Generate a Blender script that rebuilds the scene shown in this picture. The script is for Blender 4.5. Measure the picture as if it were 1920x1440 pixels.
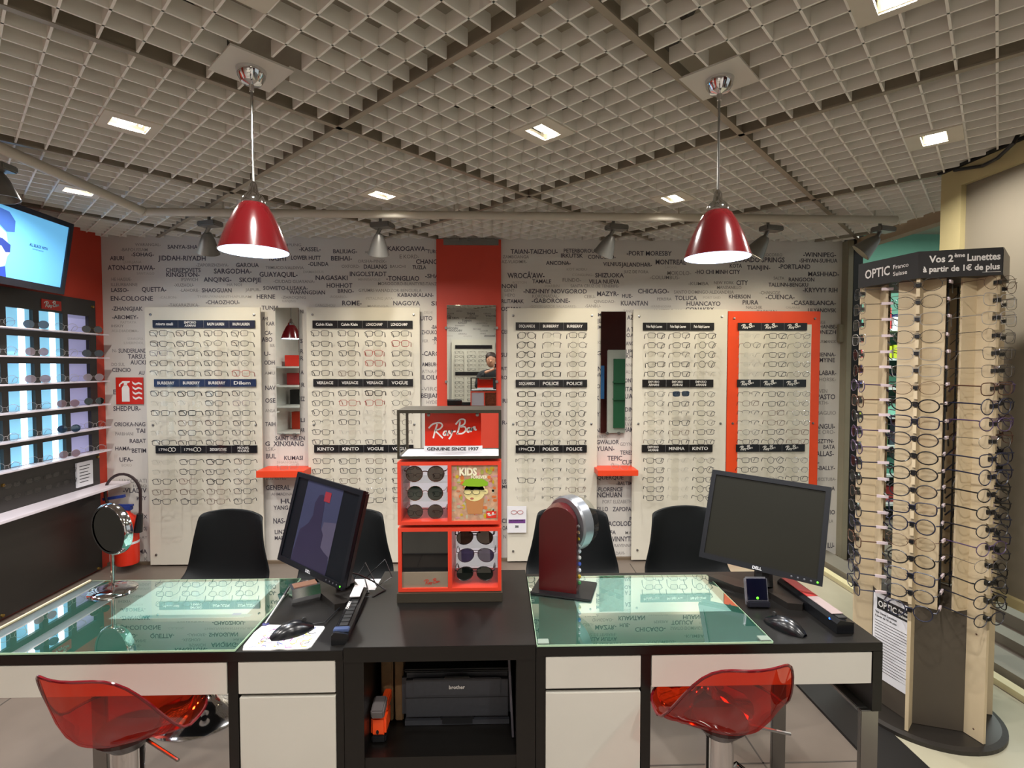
import bpy, bmesh, math, random
from mathutils import Vector, Matrix, Euler
for o in list(bpy.data.objects): bpy.data.objects.remove(o)
random.seed(7)
PI = math.pi
SC = bpy.context.scene
COL = SC.collection
# ------------------------------------------------------------ camera, world, exposure
FPX = 984.0
CAM = Vector((0, 0, 1.5))
cd = bpy.data.cameras.new('camera'); cam = bpy.data.objects.new('camera', cd); COL.objects.link(cam)
cd.sensor_width = 36; cd.lens = FPX / 1920 * 36; cd.clip_start = 0.01
cam.location = CAM; cam.rotation_euler = (math.radians(88.0), 0, math.radians(-1.6))
SC.camera = cam
w = bpy.data.worlds.new('world'); SC.world = w; w.use_nodes = True
w.node_tree.nodes['Background'].inputs[0].default_value = (0.86, 0.93, 0.92, 1)
w.node_tree.nodes['Background'].inputs[1].default_value = 0.55
SC.view_settings.view_transform = 'Standard'; SC.view_settings.look = 'None'
SC.view_settings.gamma = 1; SC.view_settings.use_curve_mapping = False
SC.view_settings.exposure = 0.13
DOWNLIGHT_W = 15.0; SPOT_W = 15.0; PENDANT_W = 6.0
DOWN_COL = (1.0, 0.955, 0.90); SPOT_COL = (1.0, 0.88, 0.66); PEND_COL = (0.80, 0.88, 1.0)
Y90 = math.radians(-1.6); PT = math.radians(2.0)
FW = Vector((-math.sin(Y90)*math.cos(PT), math.cos(Y90)*math.cos(PT), -math.sin(PT)))
RT = Vector((math.cos(Y90), math.sin(Y90), 0)); UP = RT.cross(FW)
def ray(u, v): return RT*((u-960)/FPX) + UP*((720-v)/FPX) + FW
def onY(u, v, Y): d = ray(u, v); return CAM + d*(Y/d.y)
def onX(u, v, X): d = ray(u, v); return CAM + d*(X/d.x)
def onZ(u, v, Z): d = ray(u, v); return CAM + d*((Z-1.5)/d.z)
def lamp(name, kind, loc, power, col, **k):
    l = bpy.data.lights.new(name, kind); l.energy = power; l.color = col
    for a, b in k.items():
        if a != 'rot': setattr(l, a, b)
    o = bpy.data.objects.new(name, l); o.location = loc
    if 'rot' in k: o.rotation_euler = k['rot']
    COL.objects.link(o); return o
# ------------------------------------------------------------ materials
def srgb(h):
    r = [int(h[i:i+2], 16)/255 for i in (0, 2, 4)]
    return tuple(c/12.92 if c <= .04045 else ((c+.055)/1.055)**2.4 for c in r)
MATS = {}
def mat(name, hexc, rough=.5, metal=0, var=.06, scale=6, bump=0, emit=0, spec=.5, wood=False):
    if name in MATS: return MATS[name]
    m = bpy.data.materials.new(name); m.use_nodes = True; nt = m.node_tree; N = nt.nodes; L = nt.links
    b = N['Principled BSDF']; c = srgb(hexc)
    b.inputs['Roughness'].default_value = rough; b.inputs['Metallic'].default_value = metal
    b.inputs['Specular IOR Level'].default_value = spec
    tc = N.new('ShaderNodeTexCoord'); nz = N.new('ShaderNodeTexNoise'); nz.inputs['Scale'].default_value = scale
    nz.inputs['Detail'].default_value = 4
    if wood:
        mp = N.new('ShaderNodeMapping'); mp.inputs['Scale'].default_value = (1, 12, 12)
        L.new(tc.outputs['Object'], mp.inputs[0]); L.new(mp.outputs[0], nz.inputs['Vector'])
    else: L.new(tc.outputs['Object'], nz.inputs['Vector'])
    rp = N.new('ShaderNodeValToRGB')
    rp.color_ramp.elements[0].position = .3; rp.color_ramp.elements[1].position = .7
    rp.color_ramp.elements[0].color = tuple(min(1, x*(1-var)) for x in c)+(1,)
    rp.color_ramp.elements[1].color = tuple(min(1, x*(1+var)) for x in c)+(1,)
    L.new(nz.outputs['Fac'], rp.inputs[0]); L.new(rp.outputs[0], b.inputs['Base Color'])
    if bump:
        bp = N.new('ShaderNodeBump'); bp.inputs['Strength'].default_value = bump; bp.inputs['Distance'].default_value = .002
        L.new(nz.outputs['Fac'], bp.inputs['Height']); L.new(bp.outputs[0], b.inputs['Normal'])
    if emit:
        L.new(rp.outputs[0], b.inputs['Emission Color']); b.inputs['Emission Strength'].default_value = emit
    MATS[name] = m; return m
def clearmat(name, hexc, gloss=.1, rough=.0, diff=0.0, glosscol='FFFFFF'):
    """thin see-through sheet: tinted transparency with a share of reflection"""
    if name in MATS: return MATS[name]
    m = bpy.data.materials.new(name); m.use_nodes = True; nt = m.node_tree; N = nt.nodes; L = nt.links
    N.remove(N['Principled BSDF']); out = N['Material Output']
    t = N.new('ShaderNodeBsdfTransparent'); t.inputs[0].default_value = srgb(hexc)+(1,)
    g = N.new('ShaderNodeBsdfGlossy'); g.inputs['Roughness'].default_value = rough; g.inputs[0].default_value = srgb(glosscol)+(1,)
    x = N.new('ShaderNodeMixShader'); x.inputs[0].default_value = gloss
    L.new(t.outputs[0], x.inputs[1]); L.new(g.outputs[0], x.inputs[2]); last = x
    if diff:
        d = N.new('ShaderNodeBsdfDiffuse'); d.inputs[0].default_value = srgb(hexc)+(1,)
        y = N.new('ShaderNodeMixShader'); y.inputs[0].default_value = diff
        L.new(x.outputs[0], y.inputs[1]); L.new(d.outputs[0], y.inputs[2]); last = y
    L.new(last.outputs[0], out.inputs[0]); MATS[name] = m; return m
WHITE = mat('wall_white', 'CFCBC4', .6, var=.02, scale=2)
REDW = mat('red_paint', 'C03A24', .55, var=.04)
ORANGE = mat('orange_red', 'D8401C', .45, var=.03)
BLACKW = mat('black_wood', '0B0907', .36, spec=.5, var=.25, scale=5, wood=True)
BLACKP = mat('black_plastic', '121316', .35)
BLACKM = mat('black_matte', '141414', .6)
CHAIRM = mat('chair_plastic', '080B0C', .6, spec=.2, bump=.1, scale=60)
WLAM = mat('white_laminate', 'C9C6BC', .45, var=.02)
CHROME = mat('chrome', 'D8D8DA', .07, 1, var=.02)
STEEL = mat('brushed_steel', '9C9C9A', .3, 1, var=.05)
GREYM = mat('grey_metal', '7C776A', .55, .2)
CREAM = mat('cream_board', 'C4B292', .6, var=.05)
PAPER = mat('paper_white', 'DCDCE0', .6, var=.02)
INK = mat('ink_black', '1A1A1C', .7)
PLAST = mat('white_plastic', 'D6D4CC', .4)
GREYBOX = mat('grey_board', '47423C', .6)
MIRROR = mat('mirror_glass', 'C8CCC8', .01, 1, var=.0)
RAYRED = mat('logo_red', 'C82818', .4)
PRWHITE = mat('print_white', 'E8E6E2', .5)
CLEAR = clearmat('clear_acrylic', 'F4F6F4', .08)
LENS = clearmat('clear_lens', 'F8F8F8', .04)
# ------------------------------------------------------------ mesh building
class MB:
    def __init__(s): s.b = bmesh.new()
    def box(s, x0, y0, z0, x1, y1, z1, M=None, bev=0):
        vs = [s.b.verts.new((x, y, z)) for z in (z0, z1) for y in (y0, y1) for x in (x0, x1)]
        fs = [s.b.faces.new([vs[i] for i in f]) for f in ((0,2,3,1),(4,5,7,6),(0,1,5,4),(2,6,7,3),(0,4,6,2),(1,3,7,5))]
        if M: bmesh.ops.transform(s.b, matrix=M, verts=vs)
        if bev:
            es = list({e for f in fs for e in f.edges})
            bmesh.ops.bevel(s.b, geom=es, offset=bev, segments=2, affect='EDGES', clamp_overlap=True)
        return s
    def tube(s, pts, r, n=6, closed=False, cap=True):
        pts = [Vector(p) for p in pts]; m = len(pts); rings = []
        rs = r if isinstance(r, (list, tuple)) else [r]*m
        up = None
        for i, p in enumerate(pts):
            a = pts[(i-1) % m] if (closed or i > 0) else p
            c = pts[(i+1) % m] if (closed or i < m-1) else p
            t = (c-a).normalized()
            if up is None:
                up = Vector((0, 0, 1)) if abs(t.z) < .9 else Vector((1, 0, 0))
            x = t.cross(up)
            if x.length < 1e-5: x = t.cross(Vector((0.3, 1, 0.1)))
            x.normalize(); y = x.cross(t).normalized(); up = y
            rings.append([s.b.verts.new(p + (x*math.cos(2*PI*k/n) + y*math.sin(2*PI*k/n))*rs[i]) for k in range(n)])
        for i in range(m if closed else m-1):
            A, B = rings[i], rings[(i+1) % m]
            for k in range(n): s.b.faces.new((A[k], A[(k+1) % n], B[(k+1) % n], B[k]))
        if not closed and cap:
            s.b.faces.new(rings[0][::-1]); s.b.faces.new(rings[-1])
        return s
    def lathe(s, prof, n=24, M=None, c=(0, 0)):
        rings = []; new = []
        for r, z in prof:
            if r < 1e-6: rings.append([s.b.verts.new((c[0], c[1], z))])
            else: rings.append([s.b.verts.new((c[0]+r*math.cos(2*PI*k/n), c[1]+r*math.sin(2*PI*k/n), z)) for k in range(n)])
            new += rings[-1]
        for A, B in zip(rings, rings[1:]):
            for k in range(n):
                q = [A[k % len(A)], A[(k+1) % len(A)], B[(k+1) % len(B)], B[k % len(B)]]
                u = []
                for v in q:
                    if v not in u: u.append(v)
                if len(u) > 2: s.b.faces.new(u)
        if M: bmesh.ops.transform(s.b, matrix=M, verts=new)
        return s
    def prism(s, poly, h0, h1, M=None):
        """poly in local XY, extruded along local Z from h0 to h1"""
        A = [s.b.verts.new((x, y, h0)) for x, y in poly]; B = [s.b.verts.new((x, y, h1)) for x, y in poly]
        n = len(poly)
        s.b.faces.new(A[::-1]); s.b.faces.new(B)
        for k in range(n): s.b.faces.new((A[k], A[(k+1) % n], B[(k+1) % n], B[k]))
        if M: bmesh.ops.transform(s.b, matrix=M, verts=A+B)
        return s
    def face(s, pts): s.b.faces.new([s.b.verts.new(p) for p in pts]); return s
    def grid(s, rows):
        V = [[s.b.verts.new(p) for p in r] for r in rows]
        for a, b in zip(V, V[1:]):
            for k in range(len(a)-1): s.b.faces.new((a[k], a[k+1], b[k+1], b[k]))
        return s
    def mesh(s, name, m, smooth=False):
        me = bpy.data.meshes.new(name)
        bmesh.ops.recalc_face_normals(s.b, faces=s.b.faces[:])
        s.b.to_mesh(me); s.b.free()
        if m: me.materials.append(m)
        if smooth:
            for p in me.polygons: p.use_smooth = True
            try: me.set_sharp_from_angle(angle=math.radians(40))
            except Exception: pass
        return me
def origin(o):
    v = Vector((0, 0, 0)); 
    while o is not None: v += o.get('_w', None) and Vector(o['_w']) or Vector((0, 0, 0)); o = None
    return v
def obj(name, mb, m, parent=None, label=None, cat=None, group=None, kind=None, smooth=False, world=False, loc=None):
    """world=True: the shapes were drawn in world coordinates, and the parent is unrotated"""
    if world and parent is not None:
        o0 = Vector(parent.get('base', (0, 0, 0))); bmesh.ops.translate(mb.b, verts=mb.b.verts[:], vec=-o0)
    me = mb.mesh(name, m, smooth); o = bpy.data.objects.new(name, me); COL.objects.link(o)
    if parent is not None:
        o.parent = parent; o['base'] = tuple(parent.get('base', (0, 0, 0)))
    if loc is not None: o.location = loc
    tag(o, label, cat, group, kind); return o
def tag(o, label=None, cat=None, group=None, kind=None):
    for k, v in (('label', label), ('category', cat), ('group', group), ('kind', kind)):
        if v: o[k] = v
    return o
def root(name, label, cat, loc=(0, 0, 0), rot=None, group=None, order=None):
    o = bpy.data.objects.new(name, None); COL.objects.link(o); o.location = loc; o.empty_display_size = .05
    o['base'] = tuple(loc)
    if rot:
        if order: o.rotation_mode = order
        o.rotation_euler = rot
    return tag(o, label, cat, group)
def copy_tree(o, parent=None):
    c = o.copy(); COL.objects.link(c); c.parent = parent
    for ch in o.children: copy_tree(ch, c)
    return c
def M3(loc=(0, 0, 0), rot=(0, 0, 0), sc=(1, 1, 1)):
    return Matrix.Translation(Vector(loc)) @ Euler(rot).to_matrix().to_4x4() @ Matrix.Diagonal(Vector(sc).to_4d())
# frame whose local x runs right, local y up, local z towards a viewer at -Y
def FRONT(x, y, z): return Matrix.Translation(Vector((x, y, z))) @ Euler((PI/2, 0, 0)).to_matrix().to_4x4()
ORD = ['', 'first', 'second', 'third', 'fourth', 'fifth', 'sixth', 'seventh', 'eighth', 'ninth', 'tenth', 'eleventh', 'twelfth',
       'thirteenth', 'fourteenth', 'fifteenth', 'sixteenth', 'seventeenth', 'eighteenth', 'nineteenth', 'twentieth']
# ------------------------------------------------------------ lettering
TB = {}
def tbatch(key, name, m, parent, label=None): TB[key] = (name, m, parent, label, [])
def text(key, s, M, width, height, bold=.012): TB[key][4].append((s, M, width, height, bold))
STROKES = [[(0,2.4),(.9,3.3),(2.4,3.6),(3.0,3.0),(2.4,2.2),(1.5,1.9),(2.2,1.1),(3.1,.2)], [(1.9,3.3),(1.4,1.8),(1.0,.2)],
           [(4.0,1.7),(3.5,1.7),(3.2,1.1),(3.5,.8),(3.9,1.2),(4.05,1.6),(4.0,.9),(4.3,1.0)],
           [(4.5,1.9),(4.5,1.3),(4.9,1.3),(5.2,2.0),(4.9,.7),(4.4,.0)], [(5.4,1.6),(5.9,1.75)],
           [(6.9,3.9),(6.6,2.3),(6.2,1.0)], [(5.9,3.2),(6.9,4.3),(7.9,4.2),(7.8,3.3),(6.8,2.7),(7.9,2.7),(8.1,1.9),(7.3,1.2),(6.2,1.2)],
           [(9.1,2.4),(8.6,2.4),(8.4,1.8),(8.7,1.5),(9.0,2.0),(9.15,2.4),(9.1,1.7),(9.4,1.8)],
           [(9.6,2.6),(9.5,1.8),(9.7,2.4),(10.1,2.7),(10.15,2.0),(10.5,2.1)]]
def logo(mb, M, width, wd=.28, wmin=0.0):
    """the sunglasses maker's script mark as flat ribbons"""
    k = width/10.5
    for st in STROKES:
        P = [Vector((x*k, y*k)) for x, y in st]; Q = []
        for i in range(len(P)-1):
            a = P[max(i-1, 0)]; b = P[i]; c = P[i+1]; d = P[min(i+2, len(P)-1)]
            for t in (0, .33, .66):
                Q.append(.5*((2*b)+(c-a)*t+(2*a-5*b+4*c-d)*t*t+(3*b-a-3*c+d)*t**3))
        Q.append(P[-1]); h = max(wd*k/2, wmin); Lp = []; Rp = []
        for i, p in enumerate(Q):
            t = (Q[min(i+1, len(Q)-1)]-Q[max(i-1, 0)]).normalized(); n = Vector((-t.y, t.x))*h
            Lp.append(M @ Vector((p.x+n.x, p.y+n.y, 0))); Rp.append(M @ Vector((p.x-n.x, p.y-n.y, 0)))
        mb.grid([Lp, Rp])
    return mb
def finish_text():
    items = []
    fc = []
    def mk(s, bold):
        c = bpy.data.curves.new('t', 'FONT'); c.body = s; c.size = 1; c.offset = bold; c.resolution_u = 2
        o = bpy.data.objects.new('t', c); COL.objects.link(o); fc.append(o); return o
    ref = mk('H', 0)
    for k, (nm, m, par, lab, its) in TB.items():
        for it in its: items.append((k, it, mk(it[0], it[4])))
    bpy.context.view_layer.update(); dg = bpy.context.evaluated_depsgraph_get()
    me = ref.evaluated_get(dg).to_mesh(); cap = max(v.co.y for v in me.vertices)
    acc = {k: MB() for k in TB}
    for k, (s, M, wd, ht, bold), o in items:
        ev = o.evaluated_get(dg); me = ev.to_mesh()
        if not me.vertices: continue
        x0 = min(v.co.x for v in me.vertices); x1 = max(v.co.x for v in me.vertices)
        sy = ht/cap; sx = wd/(x1-x0) if wd else sy
        mb = acc[k]; VV = [mb.b.verts.new(M @ Vector(((v.co.x-x0)*sx, v.co.y*sy, 0))) for v in me.vertices]
        for p in me.polygons:
            try: mb.b.faces.new([VV[i] for i in p.vertices])
            except ValueError: pass
        ev.to_mesh_clear()
    for o in fc:
        c = o.data; bpy.data.objects.remove(o); bpy.data.curves.remove(c)
    for k, (nm, m, par, lab, its) in TB.items():
        if its:
            me = bpy.data.meshes.new(nm); acc[k].b.to_mesh(me); me.materials.append(m)
            o = bpy.data.objects.new(nm, me); COL.objects.link(o)
            if par is not None: o.parent = par
            if lab: o['label'] = lab
        acc[k].b.free()
# ============================================================ SETTING
XL, XR, YB, YF, ZC = -2.93, 2.72, 4.0, -0.9, 2.45
def struct(name, mb, m, parent=None, kind='structure', **k):
    return obj(name, mb, m, parent, kind=None if parent is not None and kind == 'structure' else kind, **k)
FLOORM = mat('concrete_floor', '6C6259', .35, var=.18, scale=2.2, bump=.05)
floor = struct('floor', MB().box(-3.2, -3.5, -.1, 7.5, 7.5, 0), FLOORM)
j = MB()
for x in (-2.2, -.6, 1.0): j.box(x, -3, .0002, x+.006, 3.9, .0012)
for y in (.4, 1.9, 3.2): j.box(-2.9, y, .0002, 1.44, y+.006, .0012)
obj('floor_joint', j, mat('joint', '4A443E', .8), floor)
obj('threshold_strip', MB().box(1.40, 1.0, .0, 1.60, 3.97, .012), mat('rubber_strip', '0E0C0A', .6), floor)
obj('light_floor_panel', MB().box(1.60, -3, .0, 2.32, 3.97, .008), mat('pale_floor', 'A9A48E', .25, var=.08, scale=3), floor)
for x, wd, z, m_ in ((2.34, .05, .03, mat('cream_strip', 'CFC79C', .5)), (2.42, .16, .055, GREYM), (2.72, .10, .05, GREYM),
                     (2.95, .2, .07, GREYM), (3.35, .2, .09, GREYM)):
    obj('door_track', MB().box(x, .5, 0, x+wd, 4.6, z), m_, floor)
wb = struct('wall_back', MB().box(XL-.1, YB, 0, 2.66, YB+.1, 2.95), WHITE)
wl = struct('wall_left', MB().box(XL-.1, YF, 0, XL, YB, 2.95), REDW)
wf = struct('wall_front', MB().box(XL-.1, YF-.1, 0, 1.15, YF, 2.95), WHITE)
struct('trim_1', MB().box(2.655, 3.93, 0, 2.70, 4.02, 2.45, bev=.004).box(2.62, 3.96, 1.68, 2.66, 3.995, 1.82, bev=.005), mat('grey_trim', '8B8570', .6))
struct('trim_2', MB().box(2.70, 3.93, 0, 2.77, 4.1, 2.5), BLACKM)
struct('trim_3', MB().box(2.72, 2.4, 2.385, 2.80, 3.93, 2.46), mat('beam_beige', '95826A', .7, bump=.3, scale=20))
struct('baseboard_back', MB().box(XL, 3.975, 0, 2.655, 3.999, .02), mat('skirting', '6A5A48', .6))
# red column in the middle of the back wall
redcol = struct('trim_4', MB().box(-.455, 3.965, .01, .029, 3.9995, 2.445, bev=.002), REDW)
obj('column_cap', MB().box(-.40, 3.95, 2.40, .01, 4.0, 2.444).box(-.35, 3.93, 2.43, -.28, 3.95, 2.447).box(-.22, 3.93, 2.43, -.14, 3.95, 2.447).box(-.09, 3.93, 2.43, -.02, 3.95, 2.447), mat('grey_cap', '6D6A62', .6), redcol)
# opposite wall fascia and the passage outside
struct('wall_right', MB().box(1.15, -1.9, 0, 3.6, -1.8, 2.95), mat('dark_red_wall', '5E1D18', .6))
teal = struct('wall_outside', MB().box(2.3, 5.6, 0, 7.5, 5.7, 3.2), mat('teal_wall', '6FA892', .7, var=.04))
# ------------------------------------------------------------ ceiling: plenum slab, T bars, lift-out open grid panels
ceil = struct('ceiling', MB().box(-3.1, -3, 2.92, 7.5, 7.5, 3.0), mat('plenum', 'A8A090', .9, var=.2, scale=1.5))
TH = math.radians(45.6); CT, ST = math.cos(TH), math.sin(TH)
def g2w(a, b): return (a*CT-b*ST, a*ST+b*CT)
A0, PA, B0, PB = 1.095, 1.155, .797, 1.158
def clip(ax, a0, a1, c, xr):
    """segment along grid axis ax at cross position c, clipped to the room rectangle"""
    p = g2w(a0, c) if ax == 0 else g2w(c, a0); q = g2w(a1, c) if ax == 0 else g2w(c, a1)
    t0, t1 = 0.0, 1.0
    for k, lo, hi in ((0, XL+.003, xr), (1, YF+.003, YB-.004)):
        d = q[k]-p[k]
        for s, e in ((1, lo-p[k]), (-1, p[k]-hi)):
            dd = d*s
            if dd > 0: t0 = max(t0, e/dd)
            elif dd < 0: t1 = min(t1, e/dd)
            elif e > 0: return None
    if t1-t0 < .01: return None
    L = a1-a0
    return a0+L*t0, a0+L*t1
SLAT = mat('ceiling_slat', 'E8E5DC', .6, var=.04)
BARM = mat('tee_bar', '938A7A', .5, .3)
CELL = PA/12
# recessed lights (a, b) in grid coordinates, pendant pads
LIGHTS = [(.50, 2.525), (1.67, 1.38), (2.825, .21), (.487, 3.65), (1.67, 2.543), (2.855, 1.39), (1.72, .20),
          (.50, 1.38), (.5, .21), (-.655, 1.38), (-.655, 2.53), (-.655, .21), (1.67, -.94), (.5, -.94)]
PADS = [(.698, 1.752), (1.771, .69)]
def snap(a, b):
    return (A0-PA*4+CELL*round((a-A0+PA*4)/CELL), B0-PB*4+PB/12*round((b-B0+PB*4)/(PB/12)))
LIGHTS = [snap(*q) for q in LIGHTS]; PADS = [snap(*q) for q in PADS]
HOLES = [(a, b, .093) for a, b in LIGHTS] + [(a, b, .097) for a, b in PADS]
def slat_box(mb, ax, s0, s1, c, t=.0034, z0=ZC, z1=ZC+.05):
    x, y = g2w(s0, c) if ax == 0 else g2w(c, s0)
    M = M3((x, y, 0), (0, 0, TH + (PI/2 if ax else 0)))
    mb.box(0, -t, z0, s1-s0, t, z1, M)
n_tile = 0
XR2 = 2.74
for i in range(-4, 4):
    for jj in range(-4, 4):
        a0 = A0+PA*i; b0 = B0+PB*jj; mb = MB(); cnt = 0
        for ax, p0, q0, L, W in ((0, a0, b0, PA, PB), (1, b0, a0, PB, PA)):
            for k in range(1, 12):
                c = q0+W*k/12
                segs = [(p0+.014, p0+L-.014)]
                for ha, hb, hs in HOLES:
                    cc, pp = (hb, ha) if ax == 0 else (ha, hb)
                    if abs(c-cc) < hs+.002:
                        ns = []
                        for s0, s1 in segs:
                            if s1 <= pp-hs or s0 >= pp+hs: ns.append((s0, s1)); continue
                            if s0 < pp-hs: ns.append((s0, pp-hs))
                            if s1 > pp+hs: ns.append((pp+hs, s1))
                        segs = ns
                for s0, s1 in segs:
                    r = clip(ax, s0, s1, c, XR2)
                    if r: slat_box(mb, ax, r[0], r[1], c); cnt += 1
        if cnt > 3: obj('grid_panel', mb, SLAT, ceil); n_tile += 1
        else: mb.b.free()
for ax, lo, step in ((0, B0, PB), (1, A0, PA)):
    for k in range(-4, 5):
        c = lo+step*k; r = clip(ax, -6, 8, c, XR2)
        if not r: continue
        mb = MB(); slat_box(mb, ax, r[0], r[1], c, .012, ZC-.002, ZC+.004); slat_box(mb, ax, r[0], r[1], c, .0015, ZC+.004, ZC+.05)
        obj('tee_bar', mb, BARM, ceil)
PIPE = mat('duct_dark', '4A4640', .6)
for pts, r in (([(-2.8, 1.0, 2.78), (2.2, 1.5, 2.78)], .03), ([(-1.2, -.8, 2.7), (-.9, 3.9, 2.7)], .02), ([(.6, -.8, 2.74), (.7, 3.9, 2.74)], .035),
               ([(-2.8, 2.6, 2.72), (2.5, 2.5, 2.72)], .018)):
    obj('pipe', MB().tube(pts, r, 8), PIPE, ceil)
mb = MB(); rnd = random.Random(3)
for k in range(14):
    x = rnd.uniform(-2, 2); y = rnd.uniform(.9, 3.2); pts = [(x, y, 2.53)]
    for q in range(5):
        x += rnd.uniform(-.2, .2); y += rnd.uniform(-.2, .2); pts.append((x, y, 2.53+rnd.uniform(0, .12)))
    mb.tube(pts, .006, 5)
obj('cables', mb, mat('cable_violet', '3C3550', .6), ceil, kind='stuff')
# ------------------------------------------------------------ recessed ceiling lights
FRM = mat('fixture_frame', 'C9C2B2', .5); REFL = mat('fixture_reflector', 'D8D0BC', .25, .6)
TUBE = mat('lamp_tube', 'FFF6E0', .5, emit=14, var=0)
LLAB = ['square recessed ceiling light left of the first red pendant', 'square recessed ceiling light near the middle of the frame between the pendants',
        'square recessed ceiling light near the cream panel at right', 'small far recessed light beyond the rail near the television',
        'far recessed light above the left board, left of centre', 'far recessed light just left of the right red pendant shade',
        'largest recessed ceiling light cut by the top right frame edge']
for n, (a, b) in enumerate(LIGHTS):
    x, y = g2w(a, b)
    r = root('ceiling_light', LLAB[n] if n < 7 else 'recessed ceiling light outside the frame, %s' % ['above the desks at left', 'just overhead of the viewpoint', 'over the left front corner', 'in the far left corner', 'behind the viewpoint at left', 'overhead at the right', 'behind the viewpoint at right'][n-7], 'ceiling light', (x, y, ZC), (0, 0, TH), 'recessed ceiling lights')
    s = .0925; i_ = .062
    obj('frame', MB().box(-s, -s, -.006, s, -i_+.02, .004).box(-s, i_-.02, -.006, s, s, .004).box(-s, -i_+.02, -.006, -i_, i_-.02, .004).box(i_, -i_+.02, -.006, s, i_-.02, .004), FRM, r)
    obj('reflector', MB().box(-i_, -i_+.018, .03, i_, i_-.018, .034).box(-i_, -i_+.018, .0, -i_+.004, i_-.018, .03).box(i_-.004, -i_+.018, .0, i_, i_-.018, .03), REFL, r)
    obj('lamp_tube', MB().box(-.03, -.032, .012, .03, .032, .026, bev=.005).box(-.048, -.028, .012, -.037, .028, .024).box(.037, -.028, .012, .048, .028, .024), TUBE, r)
    lamp('downlight', 'AREA', (x, y, ZC+.010), DOWNLIGHT_W, DOWN_COL, shape='RECTANGLE', size=.062, size_y=.066, spread=math.radians(150))
# ------------------------------------------------------------ white ceiling rail and its spotlights
RZ = 2.405
ra, rb, rc = onZ(0, 277, RZ), onZ(270, 397, RZ), onZ(1680, 412, RZ)
ra2 = rb+(ra-rb)*1.6
rail = root('ceiling_rail', 'white tubular lighting rail running along ceiling above the boards', 'rail', tuple(rb))
WR = mat('rail_white', 'B9B3A4', .45)
rr = MB(); rr.tube([ra2, rb], .024, 12); obj('side_rail', rr, WR, rail, world=True, smooth=True)
rr = MB(); rr.tube([rb+Vector((-.02, 0, 0)), rc], .024, 12); obj('main_rail', rr, WR, rail, world=True, smooth=True)
obj('joint_sleeve', MB().tube([rb+(ra-rb).normalized()*.03, rb], .027, 12), WR, rail, world=True, smooth=True)
for t in (.1, .4, .7, .97): p = rb.lerp(rc, t); obj('hanger', MB().tube([p, p+Vector((0, 0, .06))], .005, 6), WR, rail, world=True)
HEAD = mat('spot_grey', '77756F', .4, .5)
def bell(mb, base, d, L=.13, r0=.02, r1=.068):
    d = Vector(d).normalized(); q = d.to_track_quat('Z', 'Y').to_matrix().to_4x4(); M = Matrix.Translation(Vector(base)) @ q
    prof = [(0, 0), (r0, .0), (r0*1.5, L*.12), (r0*2.1, L*.35), (r1*.82, L*.7), (r1, L), (r1*.93, L), (r1*.75, L*.7), (r0*1.4, L*.35), (0, L*.3)]
    mb.lathe(prof, 24, M); return M
SP = [((392, 408), (-.22, .42, -.85), 'leftmost spotlight of the row, behind the left red pendant'), ((713, 412), (-.12, .45, -.9), 'spotlight on rail left of the red column, pointing straight down'),
      ((1150, 420), (-.34, .42, -.85), 'spotlight on rail between the red column and right pendant'), ((1440, 415), (-.45, .35, -.8), 'spotlight half hidden behind the right red pendant shade'),
      ((1650, 425), (-.6, .35, -.65), 'rightmost spotlight, at the end of the rail by teal wall')]
for n, ((u, v), d, lab) in enumerate(SP):
    p = onY(u, v, 3.36); p.z = min(p.z, RZ-.03); d = Vector(d).normalized()
    r = root('spotlight', lab, 'spotlight', tuple(p), group='grey spotlights on the ceiling rail')
    rot = M3((0, 0, 0), (0, 0, .3 if n > 1 else -.3))
    obj('ballast_box', MB().box(-.05, -.05, -.012, .085, .03, .02, rot, bev=.006), HEAD, r)
    obj('arm', MB().tube([(0, -.0, -.01), (-.02, 0, -.05)], .012, 8), HEAD, r)
    obj('mount', MB().tube([(0, 0, .01), (0, 0, ZC-p.z+.01)], .010, 8), HEAD, r)
    mb = MB(); bell(mb, Vector((-.01, 0, -.045)), d); obj('shade', mb, HEAD, r, smooth=True)
    e = Vector((-.01, 0, -.045))+d*.075; mb = MB(); q = d.to_track_quat('Z', 'Y').to_matrix().to_4x4()
    mb.lathe([(0, 0), (.03, .0), (.034, .012), (0, .018)], 16, Matrix.Translation(e) @ q); obj('bulb', mb, mat('bulb_warm', 'FFE8B8', .5, emit=6, var=0), r)
    lp = p+Vector((-.01, 0, -.045))+d*.10
    sd = Vector((-.05+.02*n, .50, -.78)).normalized() if n < 4 else Vector((-.45, .45, -.75)).normalized()
    l = lamp('spot_lamp', 'SPOT', lp, SPOT_W, SPOT_COL, spot_size=math.radians(95), spot_blend=.8, shadow_soft_size=.03)
    l.rotation_euler = sd.to_track_quat('-Z', 'Y').to_euler()
p = onZ(-6, 318, 2.36); r = root('spotlight', 'spotlight cut by the left frame edge above the television', 'spotlight', tuple(p), group='grey spotlights on the ceiling rail')
obj('ballast_box', MB().box(-.05, -.05, -.01, .07, .03, .02, bev=.006), HEAD, r); mb = MB(); bell(mb, (0, 0, -.01), (.12, .0, -1), .12); obj('shade', mb, HEAD, r, smooth=True)
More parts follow.
